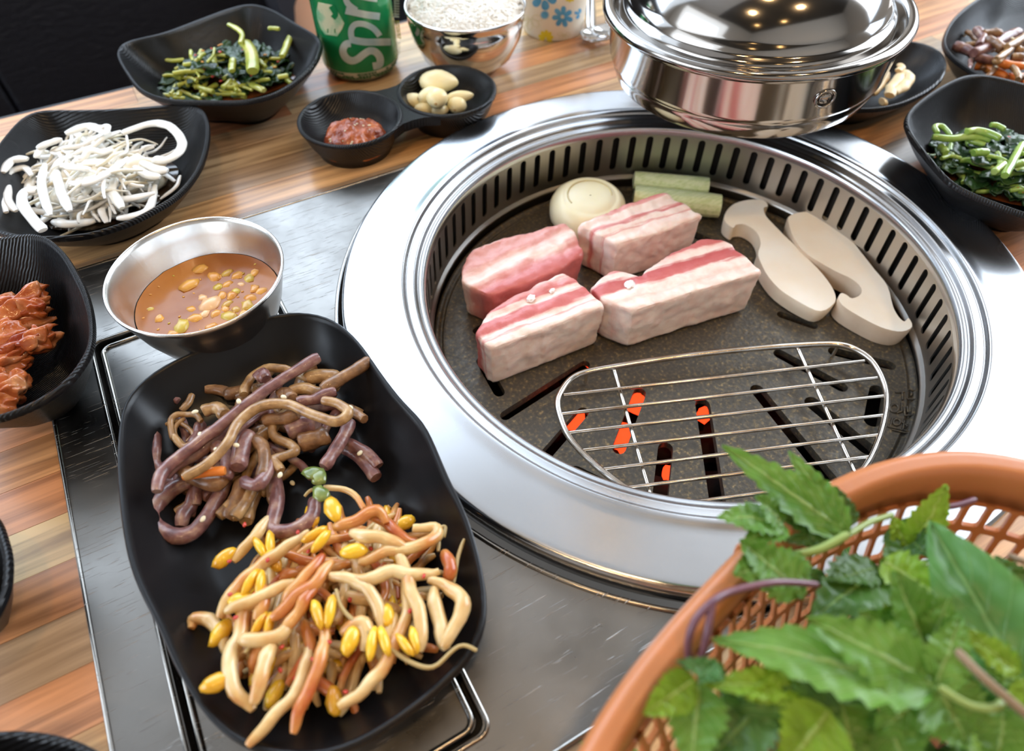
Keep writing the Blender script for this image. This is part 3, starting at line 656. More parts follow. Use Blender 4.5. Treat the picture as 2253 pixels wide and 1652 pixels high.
# ------------------------------------------------------------------ pork blocks
F1 = (.93, .76, .68); F2 = (.90, .62, .53); P1 = (.76, .36, .32); R1 = (.62, .18, .17); R2 = (.54, .12, .12)
def pork(name, label, poly, zt, base, inset, front, m, seed, spots=()):
    """poly: photo corners of the top face; extruded to the plate, rounded, roughened"""
    top = [at(x, y, zt) for x, y in poly]; n = len(top); c = sum(top, Vector())/n
    a = at(*front[0], zt); b = at(*front[1], zt); ux = (b-a); ux.z = 0; ux.normalize(); vx = Vector((-ux.y, ux.x, 0))
    if (c-a).dot(vx) < 0: vx = -vx
    bm = bmesh.new()
    tv = [bm.verts.new(p) for p in top]; bv = [bm.verts.new(Vector((c.x+(p.x-c.x)*inset, c.y+(p.y-c.y)*inset, base))) for p in top]
    f = bm.faces.new(tv); bm.faces.new(bv[::-1])
    for i in range(n): j = (i+1) % n; bm.faces.new((tv[i], bv[i], bv[j], tv[j]))
    bmesh.ops.recalc_face_normals(bm, faces=bm.faces)
    bmesh.ops.bevel(bm, geom=bm.edges[:], offset=.0022, segments=2, affect='EDGES', profile=.6)
    bmesh.ops.triangulate(bm, faces=bm.faces)
    for it in range(6):
        le = [e for e in bm.edges if e.calc_length() > .0035]
        if not le: break
        bmesh.ops.subdivide_edges(bm, edges=le, cuts=1); bmesh.ops.triangulate(bm, faces=bm.faces)
    bmesh.ops.smooth_vert(bm, verts=bm.verts, factor=.4, use_axis_x=True, use_axis_y=True, use_axis_z=True)
    bm.normal_update()
    for v in bm.verts:
        p = v.co; vl = (p-a).dot(vx)
        s = noise.noise(p*95+Vector((seed, 0, 0)))*.0011+noise.noise(p*260+Vector((0, seed, 0)))*.0006
        s += .00045*math.sin(vl*480+noise.noise(p*60)*3)*(1 if v.normal.z > .5 or abs(v.normal.dot(ux)) > .5 else .2)
        if p.z > base+.001: v.co = p+v.normal*s
    vs_ = [v.co.copy() for v in bm.verts]; fs = [tuple(l.index for l in q_.verts) for q_ in bm.faces]
    uvs = [((p-a).dot(ux), (p-a).dot(vx)) for p in vs_]; bm.free()
    o = link('pork_belly', vs_, fs, m, uvs=uvs); tag(o, label, 'meat')
    for (cx, cy, r_) in spots: link('cartilage', *blob(at(cx, cy, zt+.0002), r_, r_*.7, .0006, .3, .5, cx, 3), M['cartilage'], o)
    return o
pm1 = pork_mat('pork_a', [(-.01, R1), (.006, R1), (.012, P1), (.017, F1), (.022, F2), (.028, P1), (.040, P1), (.044, F1), (.07, F1)], .0030, 1.0)
pm2 = pork_mat('pork_b', [(0, F1), (.009, F1), (.0105, P1), (.012, F1), (.0155, F1), (.0175, R1), (.0195, P1), (.021, F1), (.028, F1), (.0300, P1), (.034, R1), (.052, P1)], .0012, 4.0)
pm3 = pork_mat('pork_c', [(0, F1), (.005, F1), (.0070, P1), (.0085, F1), (.0105, F2), (.0125, R1), (.0195, R1), (.0215, F1), (.0245, F2), (.0265, R1), (.033, P1), (.036, F1), (.040, R1)], .0012, 9.0)
pm4 = pork_mat('pork_d', [(0, F1), (.007, F1), (.0095, F2), (.012, F1), (.0165, F1), (.0190, R1), (.026, R2), (.0285, F1), (.033, F2), (.0355, R1), (.045, R1), (.055, R2)], .0018, 14.0)
zt = -.0090
pork('pork_belly', 'raw pork belly chunk at the back left, pink side up, overlapped by another', [(1022, 565), (1060, 538), (1150, 512), (1240, 488), (1262, 500), (1286, 556), (1230, 592), (1150, 625), (1080, 650), (1012, 620)], -.0135, GZ+.0002, .93, [(1080, 650), (1286, 556)], pm1, 1.0)
pork('pork_belly', 'raw pork belly chunk in front of the onion half and leek pieces', [(1272, 495), (1360, 452), (1458, 423), (1505, 445), (1547, 474), (1455, 508), (1358, 537), (1310, 512)], zt, GZ+.0002, .95, [(1358, 537), (1547, 474)], pm2, 5.0)
pork('pork_belly', 'raw pork belly chunk at the front left, nearest the wire rack corner', [(1045, 731), (1068, 690), (1126, 650), (1190, 620), (1243, 596), (1288, 630), (1332, 672), (1200, 722), (1077, 768)], zt, GZ+.0002, .96, [(1077, 768), (1332, 672)], pm3, 9.0, [(1168, 656, .0035), (1215, 640, .0022)])
pork('pork_belly', 'raw pork belly chunk with a notch and a red end beside the mushroom slices', [(1296, 632), (1350, 590), (1408, 604), (1446, 572), (1543, 524), (1590, 523), (1638, 560), (1680, 598), (1530, 640), (1394, 684), (1330, 660)], zt, GZ+.0002, .96, [(1394, 684), (1680, 598)], pm4, 13.0, [(1386, 626, .0042)])

# ------------------------------------------------------------------ onion half, leeks, mushrooms
on = empty('onion_half'); tag(on, 'pale halved onion lying on the grill plate behind the pork', 'onion')
oc = at(1290, 470, GZ+.008); oc.z = GZ
rx = .0270
prof = [(.018, 0), (.0235, .003), (.0268, .008), (.0272, .013), (.0255, .019), (.0220, .0228), (.0190, .0242), (.0182, .0238), (.0172, .0246), (.010, .0252), (.0005, .0253)]
v, f = lathe(prof, 48); tilt_m = Matrix.Rotation(.10, 3, 'X')
v = [Vector((p.x*(1.06+.03*noise.noise(p*60)), p.y*(1+.03*noise.noise(p*50)), p.z)) for p in v]; v = [tilt_m @ p+oc+Vector((0, 0, .001)) for p in v]
link('flesh', v, f, M['onion'], on)
pts = [tilt_m @ Vector((.0165*math.cos(a), .0150*math.sin(a)+.001, .0247+.0002))+oc+Vector((0, 0, .001)) for a in [math.radians(-30+k*8) for k in range(28)]]
link('layer_line', *tube(pts, .0005, 6), M['onion_line'], on)
def leek(a, b, r, zc, label, flat=.9):
    A = at(a[0], a[1], zc); B = at(b[0], b[1], zc); t = empty('leek_piece'); tag(t, label, 'leek')
    d = (B-A).normalized(); side = Vector((-d.y, d.x, 0)); pts = [A.lerp(B, k/10) for k in range(11)]
    v = []; n = 40; f = []
    for i, p in enumerate(pts):
        for k in range(n):
            an = 2*PI*k/n; rr = r*(1+.035*math.cos(an*13))*(.96 if i in (0, 10) else 1)
            v.append(p+side*rr*math.cos(an)+Vector((0, 0, 1))*rr*flat*math.sin(an))
    for i in range(10):
        for k in range(n): l = (k+1) % n; f.append((i*n+k, i*n+l, (i+1)*n+l, (i+1)*n+k))
    link('outer_layer', v, f, M['leek'], t)
    mb = MB()
    for p, s in ((A, -1), (B, 1)):
        for q_, (r0, h) in enumerate([(r*.96, 0), (r*.6, .0006), (r*.25, .001)]):
            vv = [p+d*s*h+side*r0*math.cos(2*PI*k/20)+Vector((0, 0, 1))*r0*flat*math.sin(2*PI*k/20) for k in range(20)]; mb.add(vv, [tuple(range(20))])
    mb.build('cut_end', M['leek_core'], t, smooth=False)
leek((1395, 396), (1558, 410), .0070, GZ+.0135, 'pale green leek piece farther back, against the slotted wall')
leek((1395, 432), (1584, 454), .0092, GZ+.0092, 'thicker pale green leek piece just behind the pork')
def outline_slab(poly, zt, th, n=3):
    ol = catmull([at(x, y, zt) for x, y in poly], n, True)
    return [(p.x, p.y) for p in ol]
def mushroom(poly, zt, th, label, side='mush_side'):
    ol = outline_slab(poly, zt, th); t = empty('mushroom_slice'); tag(t, label, 'mushroom')
    cx = sum(p[0] for p in ol)/len(ol); cy = sum(p[1] for p in ol)/len(ol)
    vo, tr = fill(ol, [], .003)
    v = [Vector((p.x, p.y, zt+.0004*noise.noise((p.x*60, p.y*60, 0)))) for p in vo]; link('cut_face', v, tr, M['mush'], t)
    n = len(ol); mb = MB(); vv = []
    for (s, z) in ((1, zt), (1.008, zt-.0012), (1.0, zt-th*.6), (.985, zt-th)):
        vv += [Vector((cx+(x-cx)*s, cy+(y-cy)*s, z+(.0004*noise.noise((x*60, y*60, 0)) if s == 1 and z == zt else 0))) for x, y in ol]
    ff = [(r*n+i, (r+1)*n+i, (r+1)*n+(i+1) % n, r*n+(i+1) % n) for r in range(3) for i in range(n)]
    o = link('side_rim', vv, ff, M[side], t); link('underside', [Vector((cx+(p.x-cx)*.985, cy+(p.y-cy)*.985, zt-th)) for p in vo], [q_[::-1] for q_ in tr], M['mush_cap'], t)
    return t
m1 = [(1594, 484), (1600, 462), (1618, 447), (1645, 440), (1678, 440), (1690, 453), (1680, 458), (1686, 476), (1708, 500), (1742, 533), (1786, 577), (1821, 616), (1838, 648), (1834, 668), (1806, 684), (1765, 668), (1715, 635), (1684, 598), (1668, 560), (1674, 535), (1664, 510), (1640, 494), (1620, 494), (1612, 500)]
m2 = [(1734, 486), (1740, 473), (1767, 466), (1801, 469), (1835, 488), (1884, 542), (1923, 591), (1953, 630), (1965, 675), (1977, 697), (1990, 707), (1999, 700), (2007, 718), (1985, 729), (1950, 724), (1910, 706), (1862, 678), (1845, 658), (1850, 645), (1862, 648), (1875, 656), (1893, 648), (1894, 633), (1875, 614), (1835, 594), (1777, 560), (1748, 526)]
mushroom(m1, GZ+.0120, .0115, 'white king oyster mushroom slice nearer the pork, long curved stem')
mushroom(m2, GZ+.0145, .0140, 'white king oyster mushroom slice by the grill wall, hooked cap toward the rack', 'mush_side2')

# ------------------------------------------------------------------ exhaust hood
hood = empty('exhaust_hood'); tag(hood, 'shiny domed steel exhaust hood hanging over the back of the grill', 'hood')
hc = Vector((.1325, .118, .088)); ax = Vector((-.033, .026, 1)).normalized()
HM = Matrix.Translation(hc) @ Vector((0, 0, 1)).rotation_difference(ax).to_matrix().to_4x4()
hood_band = link('band', *lathe([(.0830, -.0445), (.0855, -.0455), (.0872, -.0440), (.0893, -.0385), (.0905, -.0345), (.0900, -.0330), (.0916, -.0320), (.0925, -.0290), (.0950, -.0040), (.0955, -.0030)], 128, mat4=HM), M['chrome_band'], hood)
link('rim', *lathe([(.0950, -.0035), (.0975, -.0035), (.0992, -.0018), (.0995, .0005), (.0985, .0026), (.0962, .0034), (.0935, .0028), (.0915, .0008), (.0905, -.0030), (.0880, -.0045)], 128, mat4=HM), M['chrome'], hood)
link('dome', *lathe([(.0880, -.0045), (.0868, .0010), (.0855, .0035), (.0838, .0042), (.0828, .0060), (.0822, .0085), (.0805, .0100), (.0795, .0125), (.0765, .0190), (.0715, .0260), (.0650, .0325), (.0570, .0375), (.0500, .0400), (.0480, .0425), (.0465, .0460), (.0400, .0510), (.0330, .0550), (.0300, .0600), (.0290, .0700)], 128, mat4=HM), M['chrome'], hood)
link('duct', *lathe([(.0290, .068), (.0300, .070)]+[(.030-.0012*(k % 2), .072+k*.008) for k in range(34)]+[(.03, .36)], 64, mat4=HM), M['chrome_band'], hood)
link('duct_pipe', *lathe([(.034, .35), (.034, 2.08)], 48, mat4=HM), M['chrome_band'], hood)
link('inner_baffle', *lathe([(.0830, -.0445), (.0828, -.030), (.060, -.020), (.001, -.018)], 96, mat4=HM), M['dark'], hood)
dv = (ray(1815, 215)); # button on the band, found where its line of sight meets the band
best = None
for k in range(720):
    a = 2*PI*k/720; p = HM @ Vector((.0937*math.cos(a), .0937*math.sin(a), -.017)); e = (p-O).normalized().dot(dv.normalized())
    if (p-O).length < .49 and (best is None or e > best[0]): best = (e, a)
a = best[1]; e1 = Vector((-math.sin(a), math.cos(a), 0)); e2 = Vector((0, 0, 1)); e3 = Vector((math.cos(a), math.sin(a), 0)); c0 = Vector((.0938*math.cos(a), .0938*math.sin(a), -.017))
pts = [HM @ (c0+e1*.0062*math.cos(t)+e2*.0052*math.sin(t)+e3*.0004) for t in [2*PI*k/24 for k in range(24)]]
link('rivet_ring', *tube(pts, .0009, 8, closed=True, caps=False), M['chrome'], hood_band)
bv, bf = blob((0, 0, 0), .0045, .0038, .0016, 0, sub=2); bv = [HM @ (c0+e1*p.x+e2*p.y+e3*p.z) for p in bv]; link('rivet', bv, bf, M['chrome'], hood_band)

# ------------------------------------------------------------------ black dishes
def offset_loop(pts, d):
    """move a closed outline inward by d along its local normals"""
    n = len(pts); out = []
    ar = sum(pts[i].x*pts[(i+1) % n].y-pts[(i+1) % n].x*pts[i].y for i in range(n)); s = 1 if ar > 0 else -1
    for i in range(n):
        t = pts[(i+2) % n]-pts[(i-2) % n]; t.z = 0; t.normalize(); nn = Vector((-t.y, t.x, 0))*s; out.append(pts[i]+nn*d)
    return out
def make_dish(name, label, px, zr, m, cat='plate', slope=.02, th=.0028, zfloor=None, foot=.0, nsm=5, floorz=.0062, concave=.5):
    ol = catmull([at(p[0], p[1], (p[2] if len(p) > 2 else zr)) for p in px], nsm, True)
    # resample evenly
    L = [0]; n0 = len(ol)
    for i in range(n0): L.append(L[-1]+(ol[(i+1) % n0]-ol[i]).length)
    N = 112; pts = []
    for k in range(N):
        s = L[-1]*k/N; i = 0
        while L[i+1] < s: i += 1
        pts.append(ol[i].lerp(ol[(i+1) % n0], (s-L[i])/max(1e-9, L[i+1]-L[i])))
    for _ in range(2): pts = [(pts[i-1]+pts[i]*2+pts[(i+1) % N])/4 for i in range(N)]
    c = sum(pts, Vector())/N
    fz = foot+floorz
    def ring(off, z, zrel=None, shrink=None):
        o2 = []
        for p in pts:
            d = Vector((c.x-p.x, c.y-p.y, 0)); l = d.length; d.normalize(); q_ = p+d*min(off, l*.93)
            q_.z = z if zrel is None else foot+(p.z-foot)*zrel+z; o2.append(q_)
        return o2
    H = 1
    rings = [ring(-.0002, -.0030, 1), ring(0, -.0006, 1), ring(.0009, .0004, 1), ring(.0022, -.0002, 1), ring(.0032, -.0022, 1)]
    for t in (.18, .36, .54, .72, .88, 1.0):
        off = .0032+slope*t; zz = (1-t)**1.7
        rg = ring(off, 0)
        for k, q_ in enumerate(rg): q_.z = fz+(pts[k].z-.0022-fz)*zz
        rings.append(rg)
    rr = math.sqrt(sum((p.x-c.x)**2+(p.y-c.y)**2 for p in pts)/N)
    last = rings[-1]
    for s in (.75, .45, .15): rings.append([Vector((c.x+(p.x-c.x)*s, c.y+(p.y-c.y)*s, fz-.0006*(1-s))) for p in last])
    v = []; f = []
    for rg in rings: v += rg
    K = len(rings)
    for r_ in range(K-1):
        for i in range(N): j = (i+1) % N; f.append((r_*N+i, (r_+1)*N+i, (r_+1)*N+j, r_*N+j))
    v.append(Vector((c.x, c.y, fz-.0006))); kc = len(v)-1
    f += [((K-1)*N+i, kc, (K-1)*N+(i+1) % N) for i in range(N)]
    # outside, down to the foot
    outs = [rings[0]]
    for t in (.3, .6, .85, 1.0):
        rg = ring(-.0002+(slope+.003)*t, 0)
        for k, q_ in enumerate(rg): q_.z = foot+.0025+(pts[k].z-.003-foot-.0025)*(1-t)**1.35
        outs.append(rg)
    o1 = outs[-1]; outs.append([Vector((p.x, p.y, foot+.0001)) for p in o1]); outs.append([Vector((c.x+(p.x-c.x)*.9, c.y+(p.y-c.y)*.9, foot+.0001)) for p in o1]); outs.append([Vector((c.x+(p.x-c.x)*.88, c.y+(p.y-c.y)*.88, foot+.0022)) for p in o1])
    b0 = len(v)
    for rg in outs: v += rg
    for r_ in range(len(outs)-1):
        for i in range(N): j = (i+1) % N; f.append((b0+r_*N+i, b0+r_*N+j, b0+(r_+1)*N+j, b0+(r_+1)*N+i))
    f.append(tuple(b0+(len(outs)-1)*N+i for i in range(N))[::-1])
    t = link(name, v, f, m); tag(t, label, cat); return t, c

big_px = [(700, 690), (750, 713), (795, 757), (835, 815), (885, 880), (932, 928), (962, 990), (988, 1052), (1022, 1120), (1046, 1190), (1063, 1262), (1072, 1335), (1063, 1395), (1035, 1448), (985, 1500), (930, 1548), (860, 1598), (780, 1645), (700, 1668), (600, 1664), (520, 1635), (460, 1585), (415, 1520), (378, 1455), (352, 1390), (318, 1325), (288, 1255), (271, 1180), (261, 1095), (256, 1010), (262, 930), (276, 876), (312, 836), (365, 800), (430, 770), (500, 735), (570, 700), (635, 686)]
ZB = .032
big, cb = make_dish('banchan_plate', 'large oval wavy-edged black plate of namul and bean sprouts', big_px, ZB, M['black_smooth'], slope=.024, foot=.0013)
A_px = [(257, 122), (266, 98), (300, 86), (360, 72), (440, 42), (510, 17), (556, 9), (602, 22), (650, 50), (692, 74), (708, 92), (698, 130), (664, 168), (622, 198), (575, 216), (520, 224), (450, 223), (385, 222), (340, 213), (305, 196), (280, 165)]
dA, cA = make_dish('side_dish', 'squarish ribbed black dish of green kimchi beside the drink can', A_px, .036, M['rib1'], 'dish', slope=.030)
B_px = [(442, 236), (457, 262), (459, 300), (448, 350), (428, 388), (390, 430), (345, 458), (295, 484), (235, 506), (175, 520), (110, 524), (40, 522), (-30, 500), (-50, 450), (-40, 390), (-22, 345), (10, 300), (50, 258), (90, 243), (160, 242), (240, 240), (330, 234), (400, 229)]
dB, cB = make_dish('side_dish', 'squarish ribbed black dish of white onion strips at the left', B_px, .032, M['rib2'], 'dish', slope=.028)
C_px = [(30, 518), (65, 513), (100, 520), (138, 550), (166, 592), (190, 640), (204, 700), (202, 758), (182, 800), (145, 845), (95, 880), (35, 908), (-40, 928), (-130, 925), (-210, 890), (-260, 820), (-270, 740), (-240, 660), (-190, 600), (-130, 555), (-60, 532)]
dC, cC = make_dish('side_dish', 'ribbed black dish of red kimchi cut by the left edge of the photo', C_px, .047, M['rib3'], 'dish', slope=.032)
D_px = [(-6, 1140), (8, 1175), (20, 1225), (16, 1290), (-4, 1340), (-40, 1390), (-110, 1430), (-200, 1440), (-280, 1400), (-320, 1320), (-310, 1230), (-260, 1150), (-180, 1110), (-90, 1105), (-35, 1115)]
dD, cD = make_dish('side_dish', 'black dish of which only a rim shows at the left edge, below the kimchi dish', D_px, .038, M['rib1'], 'dish', slope=.022)
E_px = [(-120, 1640), (-60, 1618), (0, 1608), (60, 1608), (120, 1616), (180, 1636), (235, 1672), (262, 1730), (250, 1800), (180, 1860), (60, 1890), (-60, 1880), (-160, 1820), (-190, 1740), (-170, 1680)]
dE, cE = make_dish('side_dish', 'black dish of which only a curved rim shows at the bottom left corner', E_px, .034, M['rib2'], 'dish', slope=.020)
R1_px = [(1880, 92), (1930, 88), (2000, 90), (2045, 100), (2074, 118), (2084, 142), (2074, 172), (2045, 198), (2000, 222), (1950, 236), (1890, 240), (1830, 232), (1790, 205), (1775, 160), (1800, 118)]
dR1, cR1 = make_dish('side_dish', 'ribbed black dish half hidden behind the exhaust hood', R1_px, .026, M['rib3'], 'dish', slope=.024)
R2_px = [(2160, -10), (2120, 18), (2090, 50), (2075, 92), (2092, 122), (2130, 150), (2180, 178), (2253, 205), (2330, 215), (2410, 195), (2470, 140), (2480, 60), (2430, -20), (2340, -60), (2230, -50)]
dR2, cR2 = make_dish('side_dish', 'ribbed black dish of brown namul and carrot at the top right corner', R2_px, .030, M['rib2'], 'dish', slope=.028)
R3_px = [(1992, 262), (2010, 232), (2060, 195), (2110, 170), (2150, 163), (2200, 170), (2270, 188), (2360, 210), (2440, 250), (2470, 330), (2440, 420), (2370, 475), (2300, 482), (2230, 462), (2150, 432), (2090, 400), (2040, 345), (2005, 300)]
dR3, cR3 = make_dish('side_dish', 'ribbed black dish of leafy green kimchi at the right edge', R3_px, .036, M['rib1'], 'dish', slope=.030)

# ------------------------------------------------------------------ twin sauce dish
tw = empty('twin_sauce_dish'); tag(tw, 'small black twin dish holding red paste and garlic', 'dish')
sl = Vector((-.1203, .2251, 0)); sr_ = Vector((-.0443, .2260, 0)); ZS = .0245
for c_ in (sl, sr_):
    R_ = .0366
    link('cup', *lathe([(.0001, .0060), (.016, .0060), (.022, .0078), (.028, .0135), (.0325, .0205), (.0335, .0232), (.0345, .0243), (.0355, .0245), (.0366, .0236), (.0364, .0218), (.0350, .0195), (.0315, .0105), (.0270, .0035), (.0262, .0001), (.0235, .0001), (.0232, .0018), (.0001, .002)], 96, (c_.x, c_.y, 0)), M['rib3'], tw)
# waisted bridge between the cups
br = [(sl.x+.0358*math.cos(math.radians(a)), sl.y+.0358*math.sin(math.radians(a))) for a in range(56, -57, -8)]
xm = (sl.x+sr_.x)/2; ym = (sl.y+sr_.y)/2
br += [(xm-.008, ym-.0248), (xm, ym-.0240), (xm+.008, ym-.0248)]
br += [(sr_.x+.0358*math.cos(math.radians(a)), sr_.y+.0358*math.sin(math.radians(a))) for a in range(236, 123, -8)]
br += [(xm+.008, ym+.0248), (xm, ym+.0240), (xm-.008, ym+.0248)]
link('bridge', *slab(br[::-1], [], .0165, .0232), M['rib3'], tw, smooth=False)
paste = empty('ssamjang_paste'); tag(paste, 'mound of glossy red-brown paste in the left cup of the twin dish', 'sauce')
v, f = blob((0, 0, 0), .0225, .0215, .0135, .10, 0, 3.0, 5, 1.3)
pc = at(775, 287, .018)
v = [Vector((p.x+pc.x, p.y+pc.y, max(.0063, p.z+.0085+.0030*noise.noise(p*160)+.0016*noise.noise(p*420)))) for p in v]; link('paste', v, f, M['ssam'], paste)
for i in range(26):
    a = random.uniform(0, 2*PI); r = .018*math.sqrt(random.random()); zz = .0085+.0135*math.sqrt(max(0, 1-(r/.0215)**2)); o = link('sesame_seed', *blob((pc.x+r*math.cos(a), pc.y+r*math.sin(a), zz), .0011, .0007, .0005, 0, a*3, sub=1), M['sesame'], paste)
gl = [((965, 180), .0135, .0088, .0085, .020, -.35), ((950, 210), .0098, .0062, .006, .018, 0.1), ((912, 222), .0088, .0058, .0055, .013, -.3), ((962, 215), .0082, .0072, .0065, .021, 1.2), ((1012, 213), .0098, .0045, .0045, .016, -.05), ((1006, 230), .0070, .0066, .006, .013, 1.1), ((935, 240), .0072, .0055, .005, .0115, -.3), ((968, 242), .0065, .005, .0045, .0110, 0)]
gn = ['largest garlic clove at the back of the pile', 'garlic clove in the middle of the pile, long side across', 'garlic clove at the left with a brown root end', 'plump garlic clove on top of the pile', 'slender garlic clove pointing right', 'garlic clove at the right front, standing', 'garlic clove at the left front by the rim', 'small garlic clove at the front middle by the rim']
for (c_, a_, b_, d_, z_, ro), nm in zip(gl, gn):
    a_ *= 1.12; b_ *= 1.12
    p = at(c_[0], c_[1], z_); v, f = blob((0, 0, 0), 1, 1, 1, .04, 0, c_[0], 3, 1.2); mt = Matrix.Rotation(ro-.2, 3, 'Z')
    v = [p+mt @ Vector((q_.x*a_, q_.y*b_*(1-.35*max(0, q_.x)**1.5), q_.z*d_*(1-.3*max(0, q_.x)))) for q_ in v]
    t = link('garlic_clove', v, f, M['garlic']); tag(t, nm, 'garlic')
    link('root_end', *blob(p+mt @ Vector((-a_*.96, 0, 0)), .0007, .0014, .0012, 0, ro, sub=1), M['garlic_tip'], t)

# ------------------------------------------------------------------ steel soup bowl
sb = empty('soup_bowl'); tag(sb, 'round stainless steel bowl of spicy brown dipping soup', 'bowl')
bc = (-.2510, .0854, 0)
link('bowl', *lathe([(.0001, .0040), (.016, .0042), (.023, .0068), (.031, .0165), (.0365, .0290), (.0398, .0405), (.0412, .0475), (.0420, .0497), (.0428, .0502), (.0434, .0496), (.0432, .0480), (.0420, .0462), (.0405, .040), (.0372, .0285), (.0316, .0155), (.0235, .0048), (.0215, .0030), (.0205, .0012), (.0175, .0012), (.017, .0030), (.0001, .0032)], 96, bc), M['bowl_steel'], sb)
so = empty('spicy_soup'); tag(so, 'orange brown soup with chopped vegetables in the steel bowl', 'soup')
sv = [Vector((bc[0], bc[1], .0300))]; sf = []
for ri in range(1, 15):
    for k in range(56):
        r = .0364*ri/14; a = 2*PI*k/56; sv.append(Vector((bc[0]+r*math.cos(a), bc[1]+r*math.sin(a), .0300+.0004*noise.noise((r*math.cos(a)*150, r*math.sin(a)*150, 2)))))
for k in range(56): sf.append((0, 1+k, 1+(k+1) % 56))
for ri in range(13):
    for k in range(56): l = (k+1) % 56; sf.append((1+ri*56+k, 1+(ri+1)*56+k, 1+(ri+1)*56+l, 1+ri*56+l))
link('broth', sv, sf, M['soup'], so)
bits = [(415, 628, .0052, 's'), (470, 608, .0042, 's'), (480, 632, .003, 'g'), (462, 668, .0055, 'w'), (430, 700, .0038, 's'), (400, 718, .005, 'g'), (500, 600, .0032, 'g'), (522, 606, .0034, 's'), (548, 612, .0034, 'g'), (560, 635, .003, 's'), (552, 655, .0034, 's'), (545, 672, .004, 'g'), (505, 695, .0042, 'g'), (440, 592, .004, 's'), (488, 650, .003, 's'), (500, 668, .003, 'g'), (450, 690, .003, 'w'), (520, 640, .0026, 'g'), (380, 735, .003, 's'), (465, 718, .003, 's'), (495, 680, .0026, 's'), (530, 625, .0022, 'w'), (350, 700, .003, 's'), (330, 680, .002, 'g'), (575, 640, .003, 's'), (510, 650, .0032, 's'), (535, 690, .003, 's'), (475, 690, .003, 's'), (420, 680, .0024, 's'), (560, 600, .003, 's'), (500, 625, .003, 's'), (445, 655, .0026, 'w'), (480, 610, .0026, 's'), (520, 680, .0026, 'g')]
for px, py, r, k in bits:
    p = at(px, py, .0300); link({'s': 'squash_cube', 'g': 'green_onion_bit', 'w': 'garlic_chunk'}[k], *blob((p.x, p.y, .0296), r*1.1, r*.85, r*.42, .22, px, px*.7, 2), M[{'s': 'soup_bit', 'g': 'soup_bit2', 'w': 'soup_garlic'}[k]], so)
for k in range(30):
    a = random.uniform(0, 2*PI); r = .034*math.sqrt(random.random()); link('floating_speck', *blob((bc[0]+r*math.cos(a), bc[1]+r*math.sin(a), .0301), .0009, .0006, .0003, .1, a, sub=1), M[random.choice(['soup_bit', 'soup_bit2', 'chili2'])], so)

# ------------------------------------------------------------------ drink can
can = empty('drink_can'); tag(can, 'green and silver soft drink can at the back of the table', 'can')
cc = (-.0725, .3330, 0); CR = .0312
link('body', *lathe([(CR*.995, .0105), (CR, .0125), (CR, .105), (CR*.97, .110)], 96, cc), M['can_green'], can); can_body = bpy.context.scene.collection.objects['body']
link('base_band', *lathe([(CR*.86, .0028), (CR*.94, .0052), (CR*.985, .0085), (CR*.996, .0106)], 96, cc), M['can_cream'], can)
link('base', *lathe([(.0002, .008), (CR*.7, .004), (CR*.76, .0001), (CR*.80, .0001), (CR*.86, .0028)], 96, cc), M['can_steel'], can)
link('top', *lathe([(CR*.97, .110), (CR*.86, .118), (CR*.86, .121), (CR*.82, .121), (CR*.80, .118), (.0003, .118)], 96, cc), M['can_steel'], can)
def hit_cyl(px, py, c_, R_, off=.00012, slope=0.0, band=False):
    """where the line of sight meets an upright cylinder (or a cone with the given flare)"""
    d = ray(px, py); r = R_
    t = None
    for _ in range(6 if slope or band else 1):
        A = d.x*d.x+d.y*d.y; ox, oy = O.x-c_[0], O.y-c_[1]; B = 2*(ox*d.x+oy*d.y); Cc = ox*ox+oy*oy-(r+off)**2; D = B*B-4*A*Cc
        if D < 0: D = 0
        t = (-B-math.sqrt(D))/(2*A); z = O.z+d.z*t
        if slope: r = R_+slope*z
    return O+d*t
Z4 = lambda X, Y: (680+X/8.26, Y/8.26)
def decal_poly(poly, hit, name, m, parent, step=2.2):
    vo, tr = fill(poly, [], step); link(name, [hit(p.x, p.y) for p in vo], [t[::-1] for t in tr], m, parent, smooth=False)
def stroke(pts, wd, nsm=5):
    p = [Vector((x, y, 0)) for x, y in pts]; p = catmull(p, nsm) if len(p) > 2 else p; n = len(p); L_, R_ = [], []
    for i in range(n):
        t = (p[min(i+1, n-1)]-p[max(i-1, 0)]).normalized(); nn = Vector((-t.y, t.x, 0)); L_.append(p[i]+nn*wd/2); R_.append(p[i]-nn*wd/2)
    return L_, R_
def decal_stroke(pts, wd, hit, mb, nx=4, nsm=5):
    L_, R_ = stroke(pts, wd, nsm); n = len(L_); v = []
    for i in range(n):
        for k in range(nx+1): q_ = L_[i].lerp(R_[i], k/nx); v.append(hit(q_.x, q_.y))
    mb.add(v, [(i*(nx+1)+k, i*(nx+1)+k+1, (i+1)*(nx+1)+k+1, (i+1)*(nx+1)+k) for i in range(n-1) for k in range(nx)])
hc_ = lambda x, y: hit_cyl(x, y, cc, CR, .00018)
zs = lambda l: [Z4(*p) for p in l]
mb = MB()
decal_stroke(zs([(760, 790), (680, 800), (625, 870), (620, 960), (680, 1060), (780, 1105), (880, 1075), (990, 990), (1100, 925), (1200, 940), (1275, 1020), (1295, 1110), (1270, 1180), (1160, 1205)]), 16, hc_, mb)
decal_stroke(zs([(735, 705), (860, 740), (1050, 765), (1250, 765), (1485, 762)]), 15.5, hc_, mb)
decal_stroke(zs([(790, 735), (765, 640), (770, 530), (830, 450), (930, 430), (1050, 455), (1160, 510), (1240, 590), (1285, 655)]), 13, hc_, mb)
decal_stroke(zs([(665, 190), (850, 230), (1050, 270), (1285, 300)]), 15.5, hc_, mb)
decal_stroke(zs([(860, 190), (750, 110), (690, 40), (660, -60)]), 13, hc_, mb)
